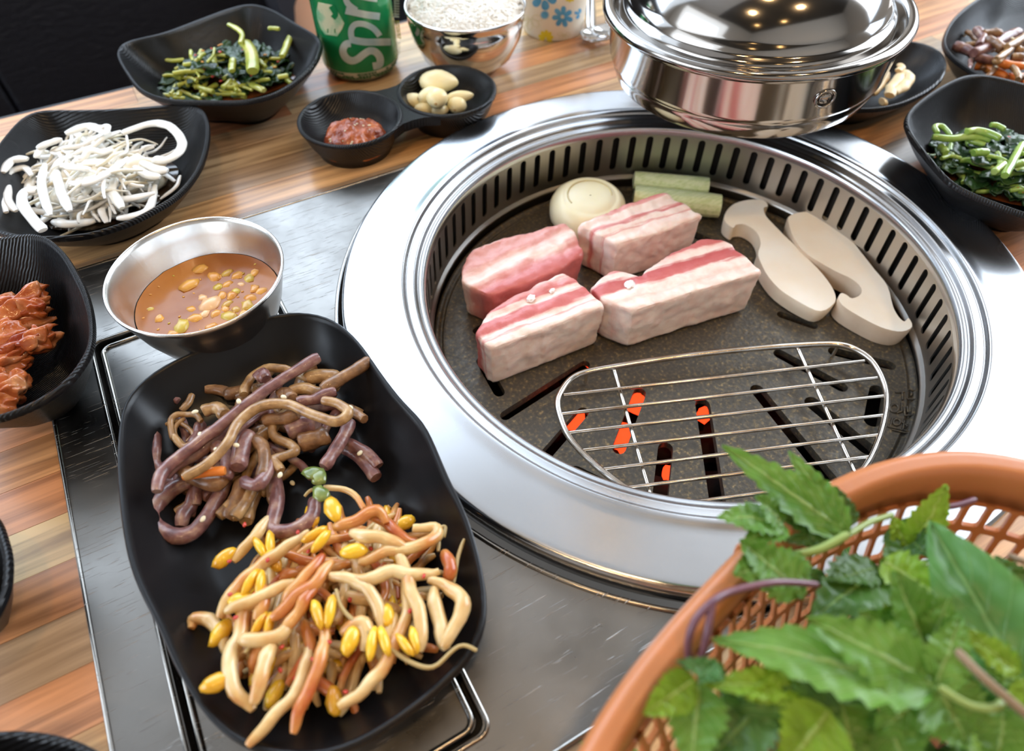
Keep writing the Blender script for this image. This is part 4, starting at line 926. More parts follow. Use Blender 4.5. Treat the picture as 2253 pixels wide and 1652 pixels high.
decal_stroke(zs([(900, -60), (1100, -20), (1240, -5)]), 10, hc_, mb)
mb.build('lettering', M['can_white'], can_body, smooth=False)
decal_poly(zs([(165, 40), (420, 92), (520, 210), (640, 420), (600, 530), (510, 660), (290, 630), (215, 520), (150, 350), (135, 210)]), hc_, 'emblem', M['can_pale'], can_body)
mb = MB()
hc2 = lambda x, y: hit_cyl(x, y, cc, CR, .00030)
decal_stroke(zs([(400, 110), (480, 250), (430, 330)]), 12, hc2, mb); decal_stroke(zs([(330, 560), (480, 560)]), 9, hc2, mb); mb.build('emblem_shade', M['can_green'], can_body, smooth=False)
mb = MB(); random.seed(3)
for k in range(9):
    y_ = 385+k*37; decal_stroke(zs([(1560+k*5, y_), (1640+k*4, y_+6)]), 2.2, hc_, mb, 2)
    if k % 2: decal_stroke(zs([(1575+k*5, y_-18), (1580+k*5, y_+24)]), 1.8, hc_, mb, 2)
    else: decal_stroke(zs([(1625+k*4, y_-12), (1628+k*4, y_+30)]), 1.8, hc_, mb, 2)
mb.build('yellow_print', M['can_yellow'], can_body, smooth=False)
mb = MB()
for k in range(7): decal_stroke(zs([(1540, 10+k*48), (1640, 20+k*48)]), 3.2, hc_, mb, 2)
decal_stroke(zs([(1555, 0), (1570, 310)]), 2.4, hc_, mb, 2)
for k in range(8): decal_stroke(zs([(1560+random.uniform(0, 20), 790+k*28), (1650+random.uniform(0, 20), 775+k*28)]), 1.4, hc_, mb, 2)
mb.build('side_print', M['can_white'], can_body, smooth=False)
mb = MB()
for row, z_ in enumerate((.0092, .0070, .0052)):
    rr = CR*(.992, .968, .94)[row]+.0003; a = -2.9
    while a < -.4:
        wd = random.uniform(.03, .10)
        if random.random() < .8:
            aa = [a+wd*k/3 for k in range(4)]; h = .0007
            mb.add([Vector((cc[0]+(rr+.0)*math.cos(q_), cc[1]+rr*math.sin(q_), z_+s*h)) for s in (-1, 1) for q_ in aa], [(k, k+1, k+5, k+4) for k in range(3)])
        a += wd+.015
mb.build('base_print', M['can_dark'], can, smooth=False)

# ------------------------------------------------------------------ rice bowl
rb = empty('rice_bowl'); tag(rb, 'polished steel bowl heaped with white rice beside the can', 'bowl')
rc = (.0055, .2917, 0)
link('bowl', *lathe([(.0001, .0050), (.020, .0052), (.032, .0120), (.040, .0240), (.0435, .0370), (.0448, .0460), (.0458, .0490), (.0470, .0503), (.0478, .0498), (.0474, .0480), (.0462, .0455), (.0452, .0430), (.0462, .0400), (.0440, .0270), (.0370, .0120), (.0270, .0045), (.0250, .0001), (.0225, .0001), (.0220, .0030), (.0001, .0035)], 96, rc), M['bowl_polish'], rb)
random.seed(11); mb = MB(); gv, gf = blob((0, 0, 0), .0031, .0012, .0011, 0, sub=1)
mv = [Vector((rc[0], rc[1], .056))]; mf = []
def rz(x, y):
    r = math.hypot(x, y)/.0452; return .0440+.0100*(1-min(1, r)**2)+.0030*noise.noise((x*55, y*55, 3))
for ri in range(1, 15):
    for k in range(48): r = .0452*ri/14; a = 2*PI*k/48; x, y = r*math.cos(a), r*math.sin(a); mv.append(Vector((rc[0]+x, rc[1]+y, rz(x, y)-(.003 if ri == 14 else 0))))
mf = [(0, 1+k, 1+(k+1) % 48) for k in range(48)]+[(1+ri*48+k, 1+(ri+1)*48+k, 1+(ri+1)*48+(k+1) % 48, 1+ri*48+(k+1) % 48) for ri in range(13) for k in range(48)]
mb.add(mv, mf)
for i in range(1500):
    r = .0440*math.sqrt(random.random()); a = random.uniform(0, 2*PI); x, y = r*math.cos(a), r*math.sin(a)
    E_ = Matrix.Translation((rc[0]+x, rc[1]+y, rz(x, y)+random.uniform(-.0006, .0005))) @ Matrix.Rotation(random.uniform(0, PI), 4, 'Z') @ Matrix.Rotation(random.uniform(-.35, .35), 4, 'Y')
    mb.add([E_ @ p for p in gv], gf)
tag(mb.build('cooked_rice', M['rice']), 'white cooked rice heaped in the polished steel bowl', 'rice', kind='stuff')

# ------------------------------------------------------------------ paper cup
cup = empty('paper_cup'); tag(cup, 'cream paper cup printed with blue and yellow flowers', 'cup')
pc_ = (.1040, .3160, 0); PR = .0262; PS = .11
cup_wall = link('wall', *lathe([(PR-.0010, .0012), (PR-.0002, .0001), (PR, .0012)]+[(PR+PS*z, z) for z in (.02, .04, .06, .08)]+[(PR+PS*.082+.0012, .083), (PR+PS*.082, .0845), (PR+PS*.082-.0012, .083), (PR-.0008+PS*.02, .02), (PR-.001, .004), (.0001, .004)], 80, pc_), M['paper'], cup)
hcup = lambda x, y, o_=.00015: hit_cyl(x, y, pc_, PR, o_, PS)
Z5 = lambda X, Y: (1120+X/8.665, Y/8.665)
def flower(cx, cy, petals, r0, r1, wd, m, name, ph=0, only=None):
    mb = MB()
    for k in range(petals):
        if only and k not in only: continue
        a = ph+2*PI*k/petals; poly = []
        mx_, my_ = cx+math.cos(a)*(r0+r1)/2, cy+math.sin(a)*(r0+r1)/2
        for j in range(14):
            t = 2*PI*j/14; u = math.cos(t)*(r1-r0)/2; w2 = math.sin(t)*wd*(1+.25*math.cos(t)); poly.append(Z5(mx_+u*math.cos(a)-w2*math.sin(a), my_+u*math.sin(a)+w2*math.cos(a)))
        vo, tr = fill(poly, [], 3); mb.add([hcup(p.x, p.y) for p in vo], [t_[::-1] for t_ in tr])
    mb.build(name, m, cup_wall, smooth=False)
flower(1020, 320, 7, 30, 205, 48, M['blue'], 'blue_flower', -1.45)
flower(660, -60, 6, 60, 260, 75, M['blue'], 'blue_flower', .35)
flower(680, 285, 12, 0, 88, 14, M['blue'], 'blue_floret', 0)
flower(700, 720, 9, 10, 150, 36, M['yellow'], 'yellow_flower', -1.57+.1, only=[0, 1, 2, 3, 6, 7, 8])
flower(1160, -60, 9, 10, 110, 26, M['yellow'], 'yellow_flower', .2)
flower(1350, 270, 5, 10, 110, 30, M['blue'], 'blue_flower', 2.2, only=[0, 1, 2])
mb = MB()
for (cx, cy, rr_) in ((400, 330, 250), (1050, 650, 130)):
    for k in range(5):
        a = .1+k*.75; lp = []
        for j in range(13):
            t = 2*PI*j/12; u = rr_*(.55+.42*math.cos(t)); w2 = math.sin(t)*rr_*.22; lp.append(Z5(cx+u*math.cos(a)-w2*math.sin(a), cy+u*math.sin(a)+w2*math.cos(a)))
        decal_stroke(lp, 1.1, lambda x, y: hcup(x, y, .0001), mb, 1, 2)
mb.build('outline_flowers', M['paleline'], cup_wall, smooth=False)

# ------------------------------------------------------------------ fork and spoons
def handle(t, p0, p1, r, z0, z1):
    A = at(*p0, z0); B = at(*p1, z1); link('handle', *tube(catmull([A, A.lerp(B, .3)+Vector((0, 0, .002)), A.lerp(B, .7)+Vector((0, 0, .001)), B], 5), [r, r*.8, r*.9, r*1.3, r*1.5], 10, .35), M['cutlery'], t); return A, B
fk = empty('fork'); tag(fk, 'steel fork lowest in the cutlery pile behind the hood', 'fork')
A, B = handle(fk, (1296, 62), (1290, -110), .0028, .006, .004)
hd = [(1289, 66), (1279, 78), (1283, 92), (1300, 96), (1318, 92), (1330, 84), (1318, 70)]
for i, (hx, hy, tx, ty) in enumerate([(1284, 78, 1305, 88), (1296, 82, 1322, 90), (1308, 80, 1337, 87), (1320, 76, 1350, 84)]):
    a = at(hx, hy-10, .006); b = at(hx, hy+8, .003); c_ = at(tx, ty, .0045); link('tine', *tube(catmull([a, b, c_], 6), .0011, 8), M['cutlery'], fk)
link('neck', *blob(at(1296, 70, .0055), .0085, .0055, .0016, .02, -.3, sub=3), M['cutlery'], fk)
for k, (p0, p1, z_, bx_, by_, lb) in enumerate([((1305, 60), (1300, -120), .012, 1318, 72, 'steel spoon lying on the fork'), ((1338, 50), (1345, -120), .014, 1342, 66, 'steel spoon nearest the exhaust hood')]):
    sp_ = empty('spoon'); tag(sp_, lb, 'spoon'); handle(sp_, p0, p1, .0026, z_, z_-.004)
    c_ = at(bx_, by_, z_); v = []; f = []
    for ri in range(8):
        for q_ in range(28):
            a = 2*PI*q_/28; rr_ = ri/7; v.append(c_+Matrix.Rotation(-.25, 3, 'Z') @ Vector((.0165*rr_*math.cos(a), .0105*rr_*math.sin(a), .0042*rr_**2-.003)))
    f = [(ri*28+q_, (ri+1)*28+q_, (ri+1)*28+(q_+1) % 28, ri*28+(q_+1) % 28) for ri in range(7) for q_ in range(28)]
    o = link('spoon_bowl', v, f, M['cutlery'], sp_); md = o.modifiers.new('thick', 'SOLIDIFY'); md.thickness = .0008

# ------------------------------------------------------------------ person across, a bare leg at the table edge
per = empty('person'); tag(per, 'person seated across the table, only a bare leg showing behind the can', 'person')
def skinned(name, joints, edges, radii, m, parent, sub=2):
    me = bpy.data.meshes.new(name); me.from_pydata([tuple(j) for j in joints], edges, []); o = bpy.data.objects.new(name, me); C.objects.link(o); o.parent = parent
    md = o.modifiers.new('skin', 'SKIN'); 
    for i, r in enumerate(radii): me.skin_vertices[0].data[i].radius = (r, r)
    me.skin_vertices[0].data[0].use_root = True
    s = o.modifiers.new('sub', 'SUBSURF'); s.levels = sub; s.render_levels = sub; md.use_smooth_shade = True; me.materials.append(m); return o
k0 = at(704, 92, -.10); k1 = at(652, 0, -.10); k0.z = k1.z = -.165
dr = (k1-k0).normalized(); pp = Vector((dr.y, -dr.x, 0)); kn = k0+pp*.054-dr*.17; hip = k0+pp*.064+dr*.26
jo = [hip, hip.lerp(kn, .5), kn, kn+Vector((.005, -.005, -.10)), Vector((kn.x, kn.y, -.42)), Vector((kn.x, kn.y+.01, -.66)), Vector((kn.x, kn.y-.10, -.715))]
me = bpy.data.meshes.new('leg')
me.from_pydata([tuple(j) for j in jo], [(i, i+1) for i in range(6)], []); lg = bpy.data.objects.new('leg', me); C.objects.link(lg); lg.parent = per
bm = bmesh.new(); bm.from_mesh(me); bm.verts.layers.skin.verify(); bm.to_mesh(me); bm.free()
for i, r in enumerate([.072, .064, .052, .046, .045, .03, .025]): me.skin_vertices[0].data[i].radius = (r, r)
me.skin_vertices[0].data[0].use_root = True
md = lg.modifiers.new('skin', 'SKIN'); md.use_smooth_shade = True; s_ = lg.modifiers.new('sub', 'SUBSURF'); s_.levels = 2; s_.render_levels = 2; me.materials.append(M['skin'])
link('shorts', *tube([hip+dr*.16, hip+dr*.10, hip+dr*.05], .085, 16), M['cloth'], per)

# ------------------------------------------------------------------ food strands
SP = lambda X, Y, z: at(230+X/2.59, 1050+Y/2.59, z)
NM = lambda X, Y, z: at(230+X/2.59, 680+Y/2.59, z)
random.seed(21)
def strand(name, pts, r, m, group, label, cat, flat=1.0, seg=8, up=None, taper=False, wig=.0004, n=5):
    p = catmull(pts, n)
    p = [q_+Vector((noise.noise(q_*140), noise.noise(q_*140+Vector((5, 0, 0))), noise.noise(q_*140+Vector((0, 9, 0)))))*wig for q_ in p]
    rl = [r*((.62, .88)[i] if taper and i < 2 else (.62, .88)[7-i] if taper and i > 5 else 1)*random.uniform(.9, 1.1) for i in range(8)]
    rl = [rl[min(7, int(k/4))]*(1-(k % 4)/4)+rl[min(7, int(k/4)+1)]*((k % 4)/4) for k in range(32)]
    o = link(name, *tube(p, rl, seg, flat, up=up), m); tag(o, label, cat, group); return o
def bean(c_, dirv, parent, size=1.0):
    """a split soybean: two lobes side by side"""
    mb = MB(); a = math.atan2(dirv.y, dirv.x); s = Vector((-math.sin(a), math.cos(a), 0)); k = random.random()
    if k < .6: mb.add(*blob(c_, .0046*size, .0025*size, .0023*size, .10, a+random.uniform(-.4, .4), c_.x*90, 2))
    else:
        for sg in (-1, 1): mb.add(*blob(c_+s*sg*.0016*size, .0046*size, .0015*size, .0023*size, .08, a+sg*.22, c_.x*90+sg, 2))
    return mb.build('bean', M['bean'], parent)
GS = 'seasoned bean sprouts heaped on the big black plate'; LS = 'bean sprout seasoned with chili in the heap at the front of the big plate'
sprouts = [([(820, 1540), (950, 1370), (1080, 1240), (1160, 1040), (1170, 920)], .033, 0, None), ([(1070, 1460), (1130, 1280), (1220, 1080), (1255, 920), (1250, 820)], .037, 1, (1250, 770)),
 ([(850, 1290), (880, 1150), (930, 1020), (970, 920)], .036, 0, None), ([(770, 920), (880, 930), (1000, 890), (1090, 790)], .038, 0, None), ([(845, 1330), (740, 1180), (720, 1020), (770, 900), (800, 760), (870, 720)], .033, 0, (640, 1170)),
 ([(650, 800), (700, 700), (780, 600), (900, 500), (1050, 380), (1180, 310)], .030, 0, (780, 700)), ([(960, 790), (1100, 680), (1200, 600), (1290, 480)], .036, 1, None), ([(1290, 570), (1480, 580), (1640, 540), (1800, 560), (1910, 530)], .041, 0, None),
 ([(1290, 560), (1420, 590), (1510, 650), (1560, 760), (1570, 880)], .040, 0, (1560, 940)), ([(1340, 1310), (1500, 1180), (1600, 1060), (1680, 900), (1720, 700), (1680, 470)], .035, 0, None), ([(1790, 990), (1800, 850), (1760, 680), (1700, 500), (1660, 420)], .037, 0, (1740, 940)),
 ([(1930, 970), (2010, 830), (2030, 700), (1960, 620), (1850, 580)], .037, 0, None), ([(1950, 970), (1920, 860), (1890, 720), (1880, 640)], .034, 0, None), ([(940, 230), (850, 350), (730, 480)], .019, 0, (680, 460)),
 ([(1450, 480), (1600, 430), (1800, 390), (1890, 330), (1880, 280), (1750, 290)], .034, 0, (1420, 420)), ([(1250, 430), (1180, 520), (1080, 640), (1030, 700)], .035, 1, (1215, 345)), ([(700, 1000), (660, 900), (600, 820), (520, 800), (500, 860)], .024, 0, (660, 890)),
 ([(1480, 200), (1600, 260), (1700, 350), (1780, 360)], .031, 1, None), ([(1300, 290), (1420, 240), (1560, 190), (1600, 260)], .036, 1, (1300, 180)), ([(1350, 890), (1460, 830), (1500, 900), (1480, 990)], .034, 0, (1400, 930)), ([(1100, 1100), (1200, 1160), (1320, 1240), (1340, 1300)], .026, 1, (1310, 1270)),
 ([(870, 600), (900, 700), (860, 820)], .032, 1, (860, 600)), ([(1940, 430), (1970, 520), (1950, 580)], .030, 1, None), ([(940, 880), (900, 960), (860, 1040), (840, 1120)], .031, 1, (910, 840)), ([(1400, 300), (1500, 330), (1640, 360), (1750, 420)], .038, 0, None), ([(1210, 580), (1150, 700), (1060, 820), (1000, 900)], .038, 1, None), ([(1640, 780), (1620, 860), (1600, 960)], .032, 0, (1610, 790)), ([(1000, 1250), (980, 1180), (1040, 1080)], .022, 0, (970, 1230)), ([(680, 760), (850, 700), (960, 640), (1100, 590)], .034, 0, None), ([(1130, 820), (1180, 960), (1130, 1080), (1050, 1180)], .030, 1, None)]
def sprout(pts, kind, hp, z_, r):
    t = strand('bean_sprout', pts, r, M['sprout2' if kind else 'sprout'], GS, LS, 'bean sprout', wig=.0011, taper=True)
    if hp is not None: bean(hp, pts[-1]-pts[-2], t, random.uniform(1.05, 1.35))
    return t
for pl, z_, k, hp in sprouts:
    z_ = min(z_, .036)
    pts = [SP(x, y, z_+.0015*math.sin(i*1.3)) for i, (x, y) in enumerate(pl)]
    t = sprout(pts, k, None if hp is None else SP(*hp, z_+.002), z_, random.uniform(.0023, .0028))
rootg = [([(1320, 640), (1360, 760), (1480, 860), (1600, 960), (1740, 1050), (1870, 1080), (2020, 960), (2120, 990)], .037), ([(430, 780), (445, 860), (520, 930), (560, 1040)], .016), ([(430, 780), (520, 790), (640, 830)], .017), ([(500, 860), (540, 790), (600, 830)], .018), ([(1250, 60), (1400, 80), (1480, 180)], .022), ([(1140, 110), (1180, 70), (1250, 60)], .022), ([(1900, 420), (1910, 300), (1945, 285), (1930, 340)], .028), ([(1990, 600), (2010, 470), (2050, 350)], .029), ([(930, 300), (960, 380), (950, 440)], .018), ([(1000, 950), (930, 900), (860, 930), (800, 1000)], .036)]
for pl, z_ in rootg:
    strand('sprout_root', [SP(x, y, z_) for x, y in pl], .0008 if pl[0] != (1250, 60) else .0014, M['root'] if pl[0] != (1250, 60) else M['sprout'], 'thin bean sprout roots round the sprout heap', 'thin pale bean sprout root straggling from the sprout heap', 'bean sprout')
sc_ = SP(1280, 720, .013)
for i in range(150):     # the body of the heap
    a = random.uniform(0, 2*PI); rr_ = math.sqrt(random.random())*.92; X = 1300+rr_*math.cos(a)*600; Y = 720+rr_*math.sin(a)*500-(rr_*math.cos(a))*120
    h = (1-rr_**2); z_ = .0105+h*.019*random.random(); p0 = SP(X, Y, z_); d = random.uniform(0, PI) if random.random() < .4 else random.gauss(.95, .35)
    l = random.uniform(.018, .04); cu = random.uniform(-1.6, 1.6); pts = []; p = p0.copy(); an = d+.0
    for k in range(5):
        pts.append(p.copy()); an += cu/5; p = p+Vector((math.cos(an), math.sin(an), 0))*l/4; p.z = max(.010, z_+random.uniform(-.002, .002))
    mid = sum(pts, Vector())/5; sh = p0-mid; pts = [q_+sh for q_ in pts]
    sprout(pts, i % 5 < 2, pts[-1]+Vector((0, 0, .001)) if i % 5 == 2 else None, z_, random.uniform(.0016, .0025))
for i in range(26):
    X, Y = random.uniform(700, 1850), random.uniform(250, 1250); p = SP(X, Y, random.uniform(.032, .038)); tag(link('chili_flake', *blob(p, .0012, .0009, .0004, .2, i, i, 1), M['chili']), 'tiny red chili flake on the bean sprouts', 'chili flake', 'chili flakes on the sprouts')

# --- namul
GN = 'seasoned namul stems heaped on the big black plate'; LN = 'brown and mauve cooked namul stem in the heap at the back of the big plate'
nam = [([(300, 1040), (330, 930), (480, 800), (640, 680), (800, 550), (950, 440), (1090, 350), (1220, 275)], .032, .0027, 'namul1', 'long mauve-brown stem laid diagonally across the namul heap'),
 ([(1240, 460), (1400, 365), (1515, 290)], .030, .0031, 'namul3', 'straight brown stem sticking out over the right rim of the big plate'),
 ([(500, 980), (380, 1030), (295, 1130), (290, 1220), (380, 1290), (500, 1270), (600, 1160), (660, 1050), (690, 950)], .017, .0034, 'namul1', 'thick mauve stem curled in a loop at the left of the heap'),
 ([(450, 960), (600, 870), (700, 760), (780, 630), (900, 550), (1050, 545), (1200, 610), (1320, 640), (1390, 590), (1330, 540), (1240, 520)], .035, .0024, 'namul2', 'tan stem arching over the middle of the namul heap'),
 ([(1250, 900), (1330, 780), (1405, 640)], .024, .0030, 'namul1', 'straight mauve stem end pointing at the bean sprouts'),
 ([(1330, 760), (1460, 850), (1550, 960)], .015, .0034, 'namul1', 'dark mauve stem lying at the right of the namul heap'),
 ([(450, 955), (560, 935), (690, 920)], .030, .0022, 'carrot', 'orange carrot strip in the namul heap'),
 ([(970, 960), (985, 1080), (960, 1200), (965, 1260), (1080, 1255), (1180, 1180), (1195, 1080)], .018, .0031, 'namul1', 'mauve stem bent in a hook just above the bean sprouts')]
for pl, z_, r, mm, lb in nam:
    pts = [NM(x, y, z_) for x, y in pl]; o = strand('namul_stem' if mm != 'carrot' else 'carrot_strip', pts, r, M[mm], None, lb, 'vegetable', seg=10)
nam2 = [([(800, 490), (825, 400), (930, 335), (1080, 360), (1180, 400)], .026, .0022, 'namul2'), ([(760, 900), (790, 800), (830, 700)], .028, .0040, 'namul1'), ([(1040, 700), (1130, 660), (1220, 650)], .024, .0048, 'namul1'), ([(1110, 770), (1200, 740), (1275, 710)], .022, .0045, 'namul3'), ([(790, 970), (860, 1000), (930, 930), (940, 860)], .026, .0028, 'namul1'),
 ([(950, 640), (970, 720), (1060, 780), (1080, 820), (970, 850), (1000, 920)], .026, .0022, 'namul2'), ([(700, 1190), (760, 1080), (800, 980)], .018, .0038, 'namul3'), ([(660, 1180), (720, 1120), (760, 1190)], .017, .0026, 'namul2'), ([(380, 730), (375, 640), (440, 600), (520, 600), (560, 640)], .022, .0014, 'namul2'), ([(440, 580), (480, 530), (505, 490)], .020, .0018, 'namul2'),
 ([(290, 620), (330, 560), (370, 500), (420, 530)], .018, .0022, 'namul1'), ([(270, 680), (300, 760), (290, 860), (330, 920)], .016, .0024, 'namul1'), ([(400, 720), (450, 780), (520, 760)], .024, .0015, 'namul2'), ([(560, 590), (640, 560), (690, 600)], .027, .0030, 'namul2'), ([(340, 940), (420, 880), (560, 800), (700, 660)], .026, .0034, 'namul1'), ([(420, 900), (520, 960), (640, 1000), (700, 900)], .022, .0035, 'namul3'),
 ([(1150, 400), (1250, 370), (1330, 400), (1300, 450)], .025, .0034, 'namul2'), ([(1100, 540), (1220, 500), (1320, 470)], .030, .0026, 'namul1'), ([(1060, 470), (1150, 450), (1240, 480), (1280, 430)], .027, .0028, 'namul2'), ([(1390, 560), (1440, 600), (1480, 640)], .024, .0026, 'namul3'), ([(860, 400), (900, 370), (930, 410)], .028, .0030, 'namul1'), ([(980, 500), (1040, 480), (1080, 520)], .028, .0034, 'namul3'),
 ([(900, 640), (1000, 620), (1100, 600)], .030, .0030, 'namul3'), ([(640, 780), (700, 840), (690, 960)], .026, .0034, 'namul1'), ([(850, 740), (910, 820), (900, 960)], .027, .0030, 'namul3'), ([(460, 620), (400, 690), (430, 760), (500, 800)], .020, .0012, 'namul2'), ([(350, 660), (430, 650), (500, 700), (470, 760)], .019, .0011, 'namul2'), ([(1380, 760), (1500, 830), (1560, 900)], .017, .0030, 'namul1'), ([(840, 1010), (800, 1100), (740, 1190)], .018, .0030, 'namul2'), ([(1000, 900), (960, 1000), (980, 1100)], .018, .0030, 'namul3')]
for pl, z_, r, mm in nam2: strand('namul_stem', [NM(x, y, z_+random.uniform(-.001, .001)) for x, y in pl], r, M[mm], GN, LN, 'vegetable', wig=.0012)
for i in range(46):
    a = random.uniform(0, 2*PI); rr_ = math.sqrt(random.random())*.9; X = 840+rr_*math.cos(a)*520; Y = 730+rr_*math.sin(a)*330-rr_*math.cos(a)*170
    z_ = .0115+(1-rr_**2)*.013*random.random(); p = NM(X, Y, z_); an = random.gauss(.7, .6); l = random.uniform(.018, .045); cu = random.uniform(-2, 2); pts = []
    for k in range(5): pts.append(p.copy()); an += cu/5; p = p+Vector((math.cos(an), math.sin(an), 0))*l/4; p.z = max(.0105, z_+random.uniform(-.002, .002))
    sh = NM(X, Y, z_)-pts[2]; sh.z = 0
    strand('namul_stem', [q_+sh for q_ in pts], random.uniform(.0014, .0034), M[random.choice(['namul1', 'namul1', 'namul2', 'namul3'])], GN, LN, 'vegetable', wig=.0014)
for (X, Y, z_) in ((112, 882, .026), (515, 585, .030), (765, 525, .036), (545, 715, .034), (750, 775, .034), (1000, 945, .026), (1105, 875, .012), (1070, 990, .012), (1455, 820, .020), (560, 1195, .022), (1400, 560, .036), (640, 800, .035), (1020, 500, .034)):
    o = link('sesame_seed', *blob(NM(X, Y, z_), .0016, .0011, .0007, .05, X, X, 2), M['sesame']); tag(o, 'sesame seed on the namul or the big black plate', 'sesame', 'sesame seeds on the big plate')
for (X, Y) in ((1220, 960), (1230, 1050), (1190, 930)):
    o = link('leek_bit', *blob(NM(X, Y, .026), .0042, .0034, .0010, .3, X, X, 2), M['scallion']); tag(o, 'glossy green onion bit between the namul and the sprouts', 'vegetable', 'green onion bits on the big plate')

# --- white onion strips in dish B
GO = 'white onion strips in the left dish'; LO = 'wet white onion strip in the squarish dish at the left'
Z1 = lambda X, Y, z: at(X/3.06, Y/3.06, z)
ons = [([(820, 900), (1000, 835), (1130, 845), (1215, 930), (1215, 1010), (1130, 1075), (1040, 1070)], .030, .0034, 'thick white onion curl reaching to the right in the left dish'), ([(290, 1550), (200, 1450), (145, 1350), (175, 1290), (250, 1280)], .030, .0034, 'broad white onion strip hanging over the front of the left dish')]
for pl, z_, r, lb in ons: strand('onion_strip', [Z1(x, y, z_) for x, y in pl], r, M['radish'], None, lb, 'onion', flat=.45, up=Vector((0, 0, 1)), seg=10)
ons2 = [([(870, 1230), (860, 1300), (920, 1350), (1000, 1330), (1010, 1240)], .020, .0016), ([(40, 1430), (5, 1300), (50, 1170), (160, 1130), (210, 1180)], .022, .0030), ([(790, 1470), (920, 1450), (1010, 1390), (1045, 1250)], .022, .0030), ([(440, 900), (600, 850), (740, 900)], .034, .0034), ([(380, 950), (300, 980), (240, 1060)], .028, .0028), ([(430, 1120), (520, 1130), (610, 1140)], .038, .0026), ([(250, 1000), (330, 960), (420, 940)], .030, .0028), ([(470, 1230), (600, 1230), (750, 1150), (860, 1060)], .036, .0028), ([(380, 1150), (400, 1260), (470, 1420)], .034, .0030), ([(350, 1490), (480, 1510), (640, 1480)], .018, .0034), ([(680, 1230), (760, 1310), (820, 1400)], .028, .0034), ([(300, 1100), (280, 1250), (340, 1450)], .032, .0028), ([(680, 860), (720, 850), (720, 900)], .036, .0022), ([(950, 1090), (1060, 1140), (1130, 1150)], .028, .0036), ([(900, 1120), (1000, 1180), (1080, 1190)], .028, .0032), ([(1080, 1340), (1180, 1260), (1215, 1180)], .016, .0014), ([(20, 1160), (80, 1080), (190, 1070)], .026, .0034), ([(60, 1250), (50, 1350), (110, 1420)], .022, .0028)]
for pl, z_, r in ons2: strand('onion_strip', [Z1(x, y, z_) for x, y in pl], r, M['radish'], GO, LO, 'onion', flat=.5, up=Vector((0, 0, 1)), taper=True)
for i in range(215):
    a = random.uniform(0, 2*PI); rr_ = math.sqrt(random.random())*.93; X = 620+rr_*math.cos(a)*450; Y = 1150+rr_*math.sin(a)*340
    z_ = .010+(1-rr_**2)*.026*random.uniform(.3, 1); p = Z1(X, Y, z_); c0 = p.copy(); an = random.uniform(0, 2*PI); l = random.uniform(.02, .05); cu = random.uniform(-3, 3); pts = []
    for k in range(5): pts.append(p.copy()); an += cu/5; p = p+Vector((math.cos(an), math.sin(an), 0))*l/4; p.z = max(.0095, z_+random.uniform(-.003, .003))
    sh = c0-pts[2]; sh.z = 0; big_ = i % 5 == 0
    strand('onion_strip', [q_+sh for q_ in pts], random.uniform(.0022, .0036) if big_ else random.uniform(.0008, .0015), M['radish' if big_ or i % 2 else 'radish2'], GO, LO, 'onion', flat=.45 if big_ else .8, up=Vector((0, 0, 1)), taper=True)
def pool(name, lb, c_, rx_, ry_, ro, z_, m):
    v = [Vector((c_.x, c_.y, z_))]+[Vector((c_.x+math.cos(ro)*rx_*k_*math.cos(t)-math.sin(ro)*ry_*k_*math.sin(t), c_.y+math.sin(ro)*rx_*k_*math.cos(t)+math.cos(ro)*ry_*k_*math.sin(t), z_)) for t, k_ in [(2*PI*k/48, 1+.06*noise.noise((k*.4, c_.x*99, 0))) for k in range(48)]]
    o = link(name, v, [(0, 1+k, 1+(k+1) % 48) for k in range(48)], m); tag(o, lb, 'sauce'); return o
tv_, tf_ = blob((cB.x, cB.y, .010), .034, .027, .0175, .25, .3, 3.3, 4, 3); tv_ = [Vector((p.x, p.y, max(p.z, .0098))) for p in tv_]
tag(link('onion_tangle', tv_, tf_, M['radish2']), 'matted tangle of fine strips inside the white onion heap', 'onion', kind='stuff')
pool('dressing', 'dark soy dressing pooled under the white onion strips', cB, .044, .036, .3, .0088, M['soy'])

